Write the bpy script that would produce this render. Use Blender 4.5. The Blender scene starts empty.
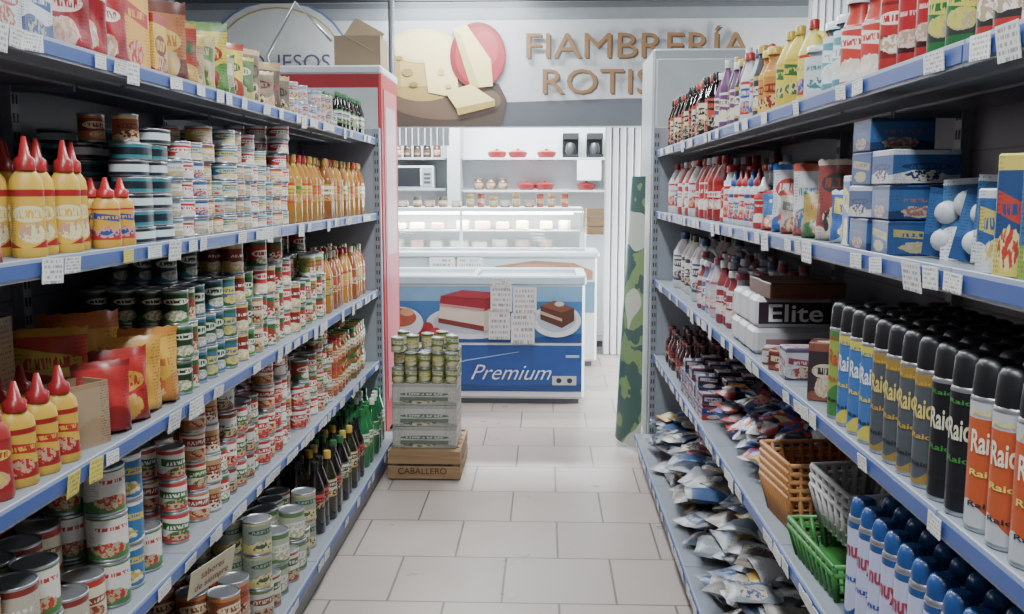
import bpy, bmesh, math, random
import numpy as np
from mathutils import Vector, Matrix
random.seed(11); R=random.Random(5); rnd=R.random
pi=math.pi
DES=.12
def hx(s,a=1.0):
    s=s.lstrip('#'); o=[]
    for i in (0,2,4):
        c=int(s[i:i+2],16)/255; o.append(c/12.92 if c<=0.04045 else ((c+0.055)/1.055)**2.4)
    l=.3*o[0]+.59*o[1]+.11*o[2]
    o=[c*(1-DES)+l*DES for c in o]
    return (o[0],o[1],o[2],a)
# ---------------------------------------------------------------- materials
class N:
    def __init__(s,name):
        s.m=bpy.data.materials.new(name); s.m.use_nodes=True; s.t=s.m.node_tree; s.t.nodes.clear()
        s.out=s.t.nodes.new('ShaderNodeOutputMaterial'); s.b=s.t.nodes.new('ShaderNodeBsdfPrincipled')
        s.t.links.new(s.b.outputs[0],s.out.inputs[0])
    def n(s,t): return s.t.nodes.new(t)
    def l(s,a,b): s.t.links.new(a,b)
    def set(s,k,v):
        if hasattr(v,'is_linked'): s.l(v,s.b.inputs[k])
        else: s.b.inputs[k].default_value=v
    def ma(s,op,a,b=0.0,c=0.0):
        n=s.n('ShaderNodeMath'); n.operation=op
        for i,v in enumerate((a,b,c)):
            if hasattr(v,'is_linked'): s.l(v,n.inputs[i])
            else: n.inputs[i].default_value=v
        return n.outputs[0]
    def mix(s,f,a,b):
        n=s.n('ShaderNodeMix'); n.data_type='RGBA'
        for i,v in ((0,f),(6,a),(7,b)):
            if hasattr(v,'is_linked'): s.l(v,n.inputs[i])
            else: n.inputs[i].default_value=v
        return n.outputs[2]
    def xyz(s,x,y,z=0.0):
        n=s.n('ShaderNodeCombineXYZ')
        for i,v in enumerate((x,y,z)):
            if hasattr(v,'is_linked'): s.l(v,n.inputs[i])
            else: n.inputs[i].default_value=v
        return n.outputs[0]
    def noise(s,vec,scale,detail=2):
        n=s.n('ShaderNodeTexNoise'); n.inputs['Scale'].default_value=scale; n.inputs['Detail'].default_value=detail
        if vec is not None: s.l(vec,n.inputs['Vector'])
        return n.outputs[0]
def simple(name,col,rough=.5,metal=0,var=.12,scale=6):
    k=N(name); c=hx(col) if isinstance(col,str) else col
    tc=k.n('ShaderNodeTexCoord').outputs['Object']
    f=k.noise(tc,scale,4)
    d=tuple(x*(1-var) for x in c[:3])+(1,); e=tuple(min(1,x*(1+var)) for x in c[:3])+(1,)
    k.set('Base Color',k.mix(f,d,e)); k.set('Roughness',rough); k.set('Metallic',metal)
    return k.m
def attrmat(name,a,rough,metal=0,coat=0):
    k=N(name); n=k.n('ShaderNodeAttribute'); n.attribute_name=a
    f=k.noise(k.n('ShaderNodeTexCoord').outputs['Object'],9,2)
    dk=k.n('ShaderNodeMix'); dk.data_type='RGBA'; dk.blend_type='MULTIPLY'; dk.inputs[0].default_value=1
    k.l(n.outputs['Color'],dk.inputs[6]); k.l(k.mix(f,(.82,.82,.82,1),(1,1,1,1)),dk.inputs[7])
    k.set('Base Color',dk.outputs[2]); k.set('Roughness',rough); k.set('Metallic',metal)
    if coat: k.set('Coat Weight',coat)
    return k.m
def labelmat():
    k=N('printed_label')
    A=[]
    for a in ('c1','c2','c3'):
        n=k.n('ShaderNodeAttribute'); n.attribute_name=a; A.append(n)
    c1,c2,c3=[n.outputs['Color'] for n in A]; sd=A[0].outputs['Alpha']; lg=A[1].outputs['Alpha']
    uv=k.n('ShaderNodeUVMap').outputs[0]; sp=k.n('ShaderNodeSeparateXYZ'); k.l(uv,sp.inputs[0])
    u=k.ma('FRACT',sp.outputs[0]); v=sp.outputs[1]
    s7=k.ma('FRACT',k.ma('MULTIPLY',sd,7.3)); s13=k.ma('FRACT',k.ma('MULTIPLY',sd,13.7)); s29=k.ma('FRACT',k.ma('MULTIPLY',sd,29.1)); s51=k.ma('FRACT',k.ma('MULTIPLY',sd,51.7))
    cv=k.ma('MULTIPLY_ADD',s7,.24,.5)
    du=k.ma('SUBTRACT',u,.5); dv=k.ma('SUBTRACT',v,cv)
    wav=k.ma('MULTIPLY_ADD',k.ma('SINE',k.ma('MULTIPLY_ADD',u,6.28,k.ma('MULTIPLY',sd,20))),.07,k.ma('MULTIPLY_ADD',s13,.34,.06))
    low=k.ma('LESS_THAN',v,wav)
    col=k.mix(low,c1,c2)
    av=k.xyz(k.ma('MULTIPLY',u,5.),k.ma('MULTIPLY_ADD',v,4.,k.ma('MULTIPLY',sd,37)),sd)
    art=k.noise(av,2.2,3)
    reg=k.ma('ADD',k.ma('POWER',k.ma('DIVIDE',k.ma('SUBTRACT',du,k.ma('MULTIPLY_ADD',s51,.2,-.1)),.3),2.),k.ma('POWER',k.ma('DIVIDE',k.ma('SUBTRACT',v,.24),.17),2.))
    inreg=k.ma('LESS_THAN',reg,k.ma('MULTIPLY_ADD',art,1.6,.2))
    tone=k.mix(k.ma('GREATER_THAN',art,.5),c3,k.mix(.5,c2,(.75,.62,.4,1)))
    col=k.mix(k.ma('MULTIPLY',inreg,lg),col,tone)
    top=k.ma('GREATER_THAN',v,k.ma('MULTIPLY_ADD',s7,.12,.84)); col=k.mix(top,col,c2)
    hh=k.ma('MULTIPLY_ADD',s51,.08,.08)
    e1=k.ma('ADD',k.ma('POWER',k.ma('DIVIDE',du,.38),2.),k.ma('POWER',k.ma('DIVIDE',dv,hh),2.))
    e2=k.ma('MAXIMUM',k.ma('DIVIDE',k.ma('ABSOLUTE',du),.42),k.ma('DIVIDE',k.ma('ABSOLUTE',k.ma('MULTIPLY_ADD',du,.15,dv)),hh))
    pick=k.ma('GREATER_THAN',s29,.5)
    e=k.ma('ADD',k.ma('MULTIPLY',e1,k.ma('SUBTRACT',1.,pick)),k.ma('MULTIPLY',e2,pick))
    none=k.ma('GREATER_THAN',s29,.8)
    lm=k.ma('MULTIPLY',k.ma('MULTIPLY',k.ma('LESS_THAN',e,1.),lg),k.ma('SUBTRACT',1.,none))
    col=k.mix(lm,col,c3)
    tx=k.noise(k.xyz(k.ma('MULTIPLY',u,26.),k.ma('MULTIPLY_ADD',v,6.,k.ma('MULTIPLY',sd,60)),0.),1.,0)
    tm=k.ma('MULTIPLY',k.ma('MULTIPLY',k.ma('GREATER_THAN',tx,.48),lg),k.ma('MULTIPLY',k.ma('LESS_THAN',k.ma('ABSOLUTE',dv),k.ma('MULTIPLY',hh,.5)),k.ma('LESS_THAN',k.ma('ABSOLUTE',du),.29)))
    col=k.mix(tm,col,k.mix(none,c1,c3))
    ln=k.ma('LESS_THAN',k.ma('FRACT',k.ma('MULTIPLY',v,24.)),.45)
    t2=k.noise(k.xyz(k.ma('MULTIPLY',u,50.),k.ma('FLOOR',k.ma('MULTIPLY',v,24.)),sd),1.,0)
    bk=k.ma('GREATER_THAN',k.ma('ABSOLUTE',du),.3)
    m2=k.ma('MULTIPLY',k.ma('MULTIPLY',ln,k.ma('GREATER_THAN',t2,.5)),k.ma('MULTIPLY',bk,.55))
    col=k.mix(m2,col,(.02,.02,.03,1))
    k.set('Base Color',col); k.set('Roughness',.36); k.set('Specular IOR Level',.5)
    return k.m
def tagmat():
    k=N('price_tag_print'); n=k.n('ShaderNodeAttribute'); n.attribute_name='c1'
    uv=k.n('ShaderNodeUVMap').outputs[0]; sp=k.n('ShaderNodeSeparateXYZ'); k.l(uv,sp.inputs[0]); u,v=sp.outputs[0],sp.outputs[1]
    rows=k.ma('MULTIPLY',v,5.); ln=k.ma('LESS_THAN',k.ma('FRACT',rows),.55)
    t=k.noise(k.xyz(k.ma('MULTIPLY',u,22.),k.ma('ADD',k.ma('FLOOR',rows),k.ma('MULTIPLY',n.outputs['Alpha'],40)),0.),1.,0)
    m=k.ma('MULTIPLY',k.ma('MULTIPLY',ln,k.ma('GREATER_THAN',t,.5)),k.ma('LESS_THAN',k.ma('ABSOLUTE',k.ma('SUBTRACT',u,.5)),.42))
    k.set('Base Color',k.mix(k.ma('MULTIPLY',m,.6),n.outputs['Color'],(.03,.03,.05,1))); k.set('Roughness',.5)
    return k.m
def woodmat():
    k=N('crate_wood'); tc=k.n('ShaderNodeTexCoord').outputs['Object']
    mp=k.n('ShaderNodeMapping'); mp.inputs['Scale'].default_value=(2,2,30); k.l(tc,mp.inputs[0])
    k.set('Base Color',k.mix(k.noise(mp.outputs[0],3,5),hx('#7a5a3a'),hx('#b08d62'))); k.set('Roughness',.8); return k.m
LABEL,S1,S2,S3,METAL,GLOSS,TAG,WOOD,GLASS,EMIT=range(10)
kg=N('counter_glass'); kg.set('Base Color',(.9,.97,.96,1)); kg.set('Roughness',.03); kg.set('Alpha',.22); kg.set('Specular IOR Level',.8)
ke=N('lamp_tube_glow'); ke.set('Emission Color',(.92,.97,1,1)); ke.set('Emission Strength',14.)
PM=[labelmat(),attrmat('plastic_primary','c1',.38),attrmat('plastic_secondary','c2',.3),attrmat('plastic_tertiary','c3',.35),
    simple('tin_metal','#b9bcc0',.32,.85),attrmat('glossy_liquid','c3',.08,0,.6),tagmat(),woodmat(),kg.m,ke.m]
# ---------------------------------------------------------------- templates
class T:
    def __init__(s): s.V=[];s.F=[];s.U=[];s.M=[];s.S=[]
    def strip(s,pts,mat,segs=18,oval=(1,1),n=2,rep=2,vr=None,smooth=True,c=(0,0)):
        b=len(s.V); z0,z1=(vr if vr else (min(p[1] for p in pts),max(p[1] for p in pts)))
        for r,z in pts:
            for j in range(segs):
                th=-pi/2+2*pi*(j/segs-.5/rep); a,d=math.cos(th),math.sin(th)
                if n!=2:
                    q=(abs(a)**n+abs(d)**n)**(-1/n); a*=q;d*=q
                s.V.append((c[0]+r*a*oval[0],c[1]+r*d*oval[1],z))
        for i in range(len(pts)-1):
            va=(pts[i][1]-z0)/max(1e-6,z1-z0); vb=(pts[i+1][1]-z0)/max(1e-6,z1-z0)
            for j in range(segs):
                k=(j+1)%segs
                s.F.append((b+i*segs+j,b+i*segs+k,b+(i+1)*segs+k,b+(i+1)*segs+j))
                u0,u1=j/segs*rep,(j+1)/segs*rep
                s.U.append(((u0,va),(u1,va),(u1,vb),(u0,vb))); s.M.append(mat); s.S.append(smooth)
        return s
    def disk(s,r,z,mat,segs=18,oval=(1,1),n=2,up=True,rep=2,c=(0,0)):
        b=len(s.V)
        for j in range(segs):
            th=-pi/2+2*pi*(j/segs-.5/rep); a,d=math.cos(th),math.sin(th)
            if n!=2:
                q=(abs(a)**n+abs(d)**n)**(-1/n); a*=q;d*=q
            s.V.append((c[0]+r*a*oval[0],c[1]+r*d*oval[1],z))
        f=list(range(b,b+segs)); 
        if not up: f=f[::-1]
        s.F.append(tuple(f)); s.U.append(tuple((.5,.9) for _ in f)); s.M.append(mat); s.S.append(False); return s
    def bm(s,bm,mat,smooth=False,mfn=None):
        bm.normal_update(); bm.verts.ensure_lookup_table()
        b=len(s.V); co=np.array([v.co[:] for v in bm.verts]); lo=co.min(0); sz=np.maximum(co.max(0)-lo,1e-6)
        for v in bm.verts: s.V.append(tuple(v.co))
        for f in bm.faces:
            nn=f.normal; ax=max(range(3),key=lambda i:abs(nn[i])); uv=[]
            for v in f.verts:
                q=((v.co.x-lo[0])/sz[0],(v.co.y-lo[1])/sz[1],(v.co.z-lo[2])/sz[2])
                if ax==0: uu=q[1] if nn[0]>0 else 1-q[1]; uv.append((uu,q[2]))
                elif ax==1: uu=q[0] if nn[1]<0 else 1-q[0]; uv.append((uu,q[2]))
                else: uv.append((q[0],q[1]))
            s.F.append(tuple(b+v.index for v in f.verts)); s.U.append(tuple(uv)); s.M.append(mfn(f) if mfn else mat); s.S.append(smooth)
        return s
    def box(s,x0,x1,y0,y1,z0,z1,mat,bev=0):
        bm=bmesh.new(); bmesh.ops.create_cube(bm,size=1)
        for v in bm.verts: v.co=Vector(((x0+x1)/2+v.co.x*(x1-x0),(y0+y1)/2+v.co.y*(y1-y0),(z0+z1)/2+v.co.z*(z1-z0)))
        if bev: bmesh.ops.bevel(bm,geom=bm.edges[:],offset=bev,segments=1,affect='EDGES')
        bm.verts.index_update(); s.bm(bm,mat); bm.free(); return s
    def tube(s,path,r,mat,segs=8):
        b=len(s.V); P=[Vector(p) for p in path]; n=len(P)
        for i,p in enumerate(P):
            t=(P[min(i+1,n-1)]-P[max(i-1,0)]).normalized(); a=t.orthogonal().normalized() if i==0 else (a-t*a.dot(t)).normalized(); c=t.cross(a)
            for j in range(segs):
                th=2*pi*j/segs; s.V.append(tuple(p+a*math.cos(th)*r+c*math.sin(th)*r))
        for i in range(n-1):
            for j in range(segs):
                k=(j+1)%segs; s.F.append((b+i*segs+j,b+i*segs+k,b+(i+1)*segs+k,b+(i+1)*segs+j)); s.U.append(((0,0),)*4); s.M.append(mat); s.S.append(True)
        for e,st in ((0,-1),(n-1,1)):
            f=[b+e*segs+j for j in range(segs)][::st]; s.F.append(tuple(f)); s.U.append(((0,0),)*segs); s.M.append(mat); s.S.append(False)
        return s
    def fin(s):
        return dict(V=np.array(s.V,dtype=np.float64),L=np.array([i for f in s.F for i in f],dtype=np.int32),C=np.array([len(f) for f in s.F],dtype=np.int32),
            U=np.array([c for u in s.U for c in u],dtype=np.float32).reshape(-1,2),M=np.array(s.M,dtype=np.int32),S=np.array(s.S,dtype=bool))
WHITE=hx('#e8e8e6')
class Group:
    def __init__(s,name,mats=None,parent=None): s.name=name;s.it=[];s.mats=mats or PM;s.parent=parent
    def add(s,t,loc,rz=0,cols=(WHITE,WHITE,WHITE),sc=1,rot=None,mat=None,sd=None,logo=1.0):
        if isinstance(t,T): t=t.fin()
        M=(rot if rot is not None else Matrix.Rotation(rz,3,'Z')); M=np.array(M)
        if np.isscalar(sc): sc=(sc,sc,sc)
        V=(t['V']*np.array(sc))@M.T+np.array(loc)
        if sd is None: sd=(sum(int(c*9973)*(i*7+3) for i,c in enumerate([x for q in cols for x in q[:3]]))%997)/997
        s.it.append((t,V,cols,sd,mat,logo)); return s
    def box(s,x0,x1,y0,y1,z0,z1,col=WHITE,mat=S1,bev=0.0):
        if isinstance(col,str): col=hx(col)
        return s.add(T().box(x0,x1,y0,y1,z0,z1,mat,bev),(0,0,0),cols=(col,col,col))
    def build(s,name=None):
        if not s.it: return None
        Vs=[];Ls=[];Cs=[];Us=[];Ms=[];Ss=[];A=[[],[],[]];off=0
        for t,V,cols,sd,mat,logo in s.it:
            n=len(V); Vs.append(V);Ls.append(t['L']+off);Cs.append(t['C']);Us.append(t['U']);Ms.append(t['M'] if mat is None else np.full(len(t['M']),mat,dtype=np.int32));Ss.append(t['S'])
            for i in range(3):
                c=list(cols[i][:3])+[logo if i==1 else sd]; A[i].append(np.tile(np.array(c,dtype=np.float32),(n,1)))
            off+=n
        V=np.concatenate(Vs); C=np.concatenate(Cs); L=np.concatenate(Ls)
        ctr=np.array([(V[:,0].min()+V[:,0].max())/2,(V[:,1].min()+V[:,1].max())/2,V[:,2].min()]); V=V-ctr
        me=bpy.data.meshes.new(s.name); me.vertices.add(len(V)); me.vertices.foreach_set('co',V.astype(np.float32).ravel())
        me.loops.add(len(L)); me.loops.foreach_set('vertex_index',L); me.polygons.add(len(C))
        me.polygons.foreach_set('loop_start',np.concatenate([[0],np.cumsum(C)[:-1]]).astype(np.int32))
        for m in s.mats: me.materials.append(m)
        me.polygons.foreach_set('material_index',np.concatenate(Ms)); me.polygons.foreach_set('use_smooth',np.concatenate(Ss))
        uvl=me.uv_layers.new(name='UVMap'); uvl.data.foreach_set('uv',np.concatenate(Us).ravel())
        for i,a in enumerate(('c1','c2','c3')):
            at=me.attributes.new(a,'FLOAT_COLOR','POINT'); at.data.foreach_set('color',np.concatenate(A[i]).ravel())
        me.update(calc_edges=True)
        o=bpy.data.objects.new(s.name,me); bpy.context.scene.collection.objects.link(o); o.location=ctr
        if s.parent: o.parent=s.parent
        return o
def empty(name):
    e=bpy.data.objects.new(name,None); bpy.context.scene.collection.objects.link(e); e.empty_display_size=.1; return e
_tc={}
def text_tpl(txt,size,mat=S1,bend=None,shear=0,weight=0,sx=1.0):
    key=(txt,size,mat,bend,shear,weight,sx)
    if key in _tc: return _tc[key]
    cu=bpy.data.curves.new('tmp_text','FONT'); cu.body=txt; cu.size=size; cu.align_x='CENTER'; cu.shear=shear; cu.offset=weight; cu.resolution_u=3
    ob=bpy.data.objects.new('tmp_text',cu); bpy.context.scene.collection.objects.link(ob)
    dg=bpy.context.evaluated_depsgraph_get(); me=bpy.data.meshes.new_from_object(ob.evaluated_get(dg))
    bm=bmesh.new(); bm.from_mesh(me); bmesh.ops.remove_doubles(bm,verts=bm.verts,dist=1e-6)
    if bend: bmesh.ops.subdivide_edges(bm,edges=bm.edges[:],cuts=1); bmesh.ops.triangulate(bm,faces=bm.faces[:])
    for v in bm.verts:
        x,z=v.co.x*sx,v.co.y-size*.35
        v.co=Vector((bend*math.sin(x/bend),-bend*math.cos(x/bend),z)) if bend else Vector((x,0,z))
    bm.verts.index_update(); t=T().bm(bm,mat).fin(); bm.free()
    bpy.data.objects.remove(ob); bpy.data.curves.remove(cu); bpy.data.meshes.remove(me)
    _tc[key]=t; return t
def can(r,h,segs=18):
    t=T(); t.disk(r*.9,.002,METAL,segs,up=False); t.strip([(r*.93,.0),(r,.002),(r,.005),(r*.975,.007)],METAL,segs)
    t.strip([(r*.975,.007),(r*.975,h-.007)],LABEL,segs)
    t.strip([(r*.975,h-.007),(r,h-.005),(r,h-.001),(r*.95,h),(r*.9,h-.004)],METAL,segs); t.disk(r*.9,h-.004,METAL,segs); return t.fin()
def ovaltin(a,b,h):
    t=T(); o=(a,b); t.disk(.96,.001,METAL,20,o,3,up=False); t.strip([(.96,.001),(1,.004)],METAL,20,o,3); t.strip([(.98,.004),(.98,h-.004)],S1,20,o,3)
    t.strip([(.985,h*.3),(.985,h*.75)],S3,20,o,3)
    t.strip([(.98,h-.004),(1,h-.002),(1,h),(.92,h),(.9,h-.003)],METAL,20,o,3); t.disk(.9,h-.003,S2,20,o,3); return t.fin()
def squeeze(h=.2,r=.03):
    t=T(); o=(1,.72); b=h*.72
    t.disk(r*.9,0,S1,18,o,up=False); t.strip([(r*.9,0),(r,.006),(r,.02*1)],S1,18,o); t.strip([(r,.02),(r*.93,b*.5),(r*.98,b*.78)],LABEL,18,o)
    t.strip([(r*.98,b*.78),(r*.9,b*.9),(r*.55,b)],S1,18,o); t.strip([(r*.6,b),(r*.6,b+h*.09),(r*.35,b+h*.12),(r*.13,h),(r*.08,h)],S2,18); t.disk(r*.08,h,S2,18); return t.fin()
def bottle(h=.28,r=.038,liq=GLOSS,lab=(.25,.55),neck=.35,oval=(1,1),n=2,capm=S2):
    t=T(); sh=h*.68; g=18; l0,l1=h*lab[0],h*lab[1]
    t.disk(r*.85,0,liq,g,oval,n,up=False); t.strip([(r*.85,0),(r,.008),(r,l0)],liq,g,oval,n); t.strip([(r*1.005,l0),(r*1.005,l1)],LABEL,g,oval,n)
    t.strip([(r,l1),(r*.99,sh*.92),(r*.85,sh),(r*.55,h*.8),(r*neck,h*.87),(r*neck,h*.9)],liq,g,oval,n)
    t.strip([(r*neck*1.2,h*.89),(r*neck*1.2,h*.99),(r*neck*1.05,h)],capm,g); t.disk(r*neck*1.05,h,capm,g); return t
def jug(h=.28,a=.06,b=.04):
    t=bottle(h,a,S1,(.15,.6),.28,(1,b/a),3.2)
    t.tube([(a*.95,0,h*.5),(a*1.25,0,h*.58),(a*1.2,0,h*.74),(a*.75,0,h*.82),(a*.3,0,h*.83)],.009,S1); return t.fin()
def jar(h=.12,r=.035):
    t=T(); t.disk(r*.9,0,GLOSS,up=False); t.strip([(r*.9,0),(r,.006),(r,h*.2)],GLOSS); t.strip([(r*1.01,h*.2),(r*1.01,h*.65)],LABEL)
    t.strip([(r,h*.65),(r,h*.72),(r*.85,h*.82)],GLOSS); t.strip([(r*.9,h*.82),(r*.9,h*.98),(r*.86,h)],S2); t.disk(r*.86,h,S2); return t.fin()
def aerosol(h=.26,r=.032,cap=.76):
    t=T(); t.disk(r*.9,.001,METAL,up=False); t.strip([(r*.94,0),(r*1.02,.003),(r,.008)],METAL); t.strip([(r,.008),(r,h*cap)],LABEL)
    t.strip([(r,h*cap),(r*1.02,h*(cap+.005)),(r*.95,h*(cap+.03)),(r*.86,h*(cap+.04))],METAL)
    t.strip([(r*.9,h*(cap+.03)),(r*.92,h*(cap+.08)),(r*.84,h*.96),(r*.7,h*.99),(r*.5,h)],S2); t.disk(r*.5,h,S2); return t.fin()
def carton(sx,sy,sz,bev=.003):
    t=T(); t.box(-sx/2,sx/2,-sy/2,sy/2,0,sz,LABEL,bev)
    t.box(-sx*.35,sx*.35,-.0005,.0005,sz-.002,sz+.0012,S1); return t.fin()
def bag(w,h,th,seed,stand=True,nx=12,nz=14,mat=LABEL,center=False):
    r=random.Random(seed); t=T(); ph=[r.uniform(0,6) for _ in range(6)]
    def thick(a,v):
        e=max(0,1-abs(a)**2.4)**.55
        if stand: p=min(1,(v+.08)/.12)*max(0,(1-v)/.75)**.6 if v>.25 else min(1,(v+.03)/.1)
        else: p=max(0,math.sin(pi*min(1,max(0,(v-.05)/.9))))**.5
        return th/2*e*p*(1+.16*math.sin(a*5+ph[0]+v*4)+.12*math.sin(v*13+ph[1]+a*3)+.10*math.sin(a*11+v*9+ph[4]))
    for side in (-1,1):
        b=len(t.V)
        for i in range(nz+1):
            v=i/nz
            for j in range(nx+1):
                a=-1+2*j/nx; ww=w/2*(1-.06*math.sin(pi*v)+.015*math.sin(v*17+ph[2]))
                y=thick(a,v)*side + .01*math.sin(a*2+ph[3])*v
                z=v*h+(.003*math.sin(a*20) if i==nz else 0)-(h/2 if center else 0)
                t.V.append((a*ww,y,z))
        for i in range(nz):
            for j in range(nx):
                q=(b+i*(nx+1)+j,b+i*(nx+1)+j+1,b+(i+1)*(nx+1)+j+1,b+(i+1)*(nx+1)+j)
                u=((j/nx,i/nz),((j+1)/nx,i/nz),((j+1)/nx,(i+1)/nz),(j/nx,(i+1)/nz))
                if side==1: q=q[::-1];u=u[::-1]
                t.F.append(q);t.U.append(u);t.M.append(mat if i<nz-1 else S2);t.S.append(True)
    if stand:
        n1=(nx+1)*(nz+1)
        for j in range(nx):
            t.F.append((j+1,j,n1+j,n1+j+1));t.U.append(((0,0),)*4);t.M.append(S1);t.S.append(False)
    return t.fin()
def basket(w,d,h,mat=S1,nsl=9,taper=.82,sl=.0045):
    t=T(); hw,hd=w/2,d/2
    def P(x,y,z): k=taper+(1-taper)*z/h; return (x*k,y*k,z)
    for z,rr in ((0.004,.004),(h*.35,.003),(h*.68,.003),(h,.007)):
        pts=[P(-hw,-hd,z),P(hw,-hd,z),P(hw,hd,z),P(-hw,hd,z),P(-hw,-hd,z)]
        for a,b in zip(pts,pts[1:]): t.tube([a,b],rr,mat,6)
    for i in range(nsl+1):
        x=-hw+w*i/nsl
        for y in (-hd,hd): t.tube([P(x,y,.002),P(x,y,h)],sl,mat,5)
        y=-hd+d*i/nsl
        for x in (-hw,hw): t.tube([P(x,y,.002),P(x,y,h)],sl,mat,5)
    k=taper; t.box(-hw*k,hw*k,-hd*k,hd*k,0,.004,mat)
    return t.fin()
def C(*a): return tuple(hx(x) for x in a)
RED='#b5171c'
# ---------------------------------------------------------------- room shell
def wallobj(name,x0,x1,y0,y1,z0,z1,m):
    t=T().box(x0,x1,y0,y1,z0,z1,0); g=Group(name,[m]); g.add(t,(0,0,0)); return g.build()
kf=N('floor_tiles'); tc=kf.n('ShaderNodeTexCoord').outputs['Object']
sx=kf.n('ShaderNodeSeparateXYZ'); kf.l(tc,sx.inputs[0])
vec=kf.xyz(kf.ma('ADD',sx.outputs[0],.168+45),kf.ma('ADD',sx.outputs[1],-.307+45-.0),0.)
br=kf.n('ShaderNodeTexBrick'); br.offset=.5; br.offset_frequency=2
for k_,v_ in (('Scale',1.),('Brick Width',.45),('Row Height',.45),('Mortar Size',.005),('Mortar Smooth',.2),('Bias',0.)): br.inputs[k_].default_value=v_
br.inputs['Color1'].default_value=hx('#b3a69c'); br.inputs['Color2'].default_value=hx('#a89b93'); br.inputs['Mortar'].default_value=hx('#615a54')
kf.l(vec,br.inputs['Vector'])
dirt=kf.noise(tc,2.2,6); kf.set('Base Color',kf.mix(kf.ma('MULTIPLY',dirt,.35),br.outputs[0],hx('#8a7f75')))
kf.set('Roughness',kf.ma('MULTIPLY_ADD',kf.noise(tc,5,4),.3,.18))
bp=kf.n('ShaderNodeBump'); bp.inputs['Strength'].default_value=.25; bp.inputs['Distance'].default_value=.004; bp.invert=True; kf.l(br.outputs['Fac'],bp.inputs['Height']); kf.l(bp.outputs[0],kf.b.inputs['Normal'])
me=bpy.data.meshes.new('floor'); me.from_pydata([(-3.6,-1.5,0),(3.4,-1.5,0),(3.4,12.1,0),(-3.6,12.1,0)],[],[(0,1,2,3)]); me.materials.append(kf.m)
o=bpy.data.objects.new('floor',me); bpy.context.scene.collection.objects.link(o)
mdark=simple('painted_wall_grey','#767a80',.8); mwhite=simple('painted_wall_white','#c4c9cc',.7,var=.05); mceil=simple('ceiling_panels','#54585e',.9)
wallobj('wall_left',-3.7,-3.6,-1.5,12.1,0,3.5,mdark)
wallobj('wall_front',-3.7,3.5,-1.6,-1.5,0,3.5,mdark)
wallobj('wall_back',-3.7,3.5,12.0,12.1,0,3.5,mwhite)
wallobj('ceiling',-3.7,3.5,-1.6,12.1,3.5,3.6,mceil)
g=Group('wall_right',[mdark])
for a in ((-1.5,6.4,0,3.5),(8.6,12.1,0,3.5),(6.4,8.6,0,.3),(6.4,8.6,2.5,3.5)): g.add(T().box(3.4,3.5,a[0],a[1],a[2],a[3],0),(0,0,0))
g.build()
kw=N('daylight_pane'); kw.set('Emission Color',(.95,.98,1,1)); kw.set('Emission Strength',5.); kw.set('Base Color',(.8,.85,.9,1))
mframe=simple('window_frame_metal','#b8bcc0',.4,.3)
g=Group('window_1',[kw.m,mframe]); g.add(T().box(3.44,3.46,6.4,8.6,.3,2.5,0),(0,0,0))
for a in ((6.4,6.46,.3,2.5),(8.54,8.6,.3,2.5),(7.47,7.53,.3,2.5)): g.add(T().box(3.39,3.47,a[0],a[1],a[2],a[3],1),(0,0,0))
for a in ((.3,.36),(2.44,2.5)): g.add(T().box(3.39,3.47,6.4,8.6,a[0],a[1],1),(0,0,0))
g.build()
mslat=simple('slat_white','#c9cdcf',.5,.1,var=.05)
g=Group('wall_partition',[mslat])
x=.56
while x<3.38:
    g.add(T().box(x,x+.055,9.0,9.05,0,3.5,0,.008),(0,0,0)); x+=.07
g.add(T().box(.56,3.4,9.05,9.07,0,3.5,0),(0,0,0)); g.build()
g=Group('strip_curtain')
x=-2.6
while x<-.95: g.box(x,x+.05,9.0,9.01,2.02,2.6,'#a4aaad',S1,.004); x+=.06
g.box(-2.62,-.93,8.99,9.02,2.6,2.64,'#8a9094'); g.box(-2.62,-2.58,8.99,9.02,2.64,3.5,'#8a9094'); g.box(-.97,-.93,8.99,9.02,2.64,3.5,'#8a9094'); g.build()
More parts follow.
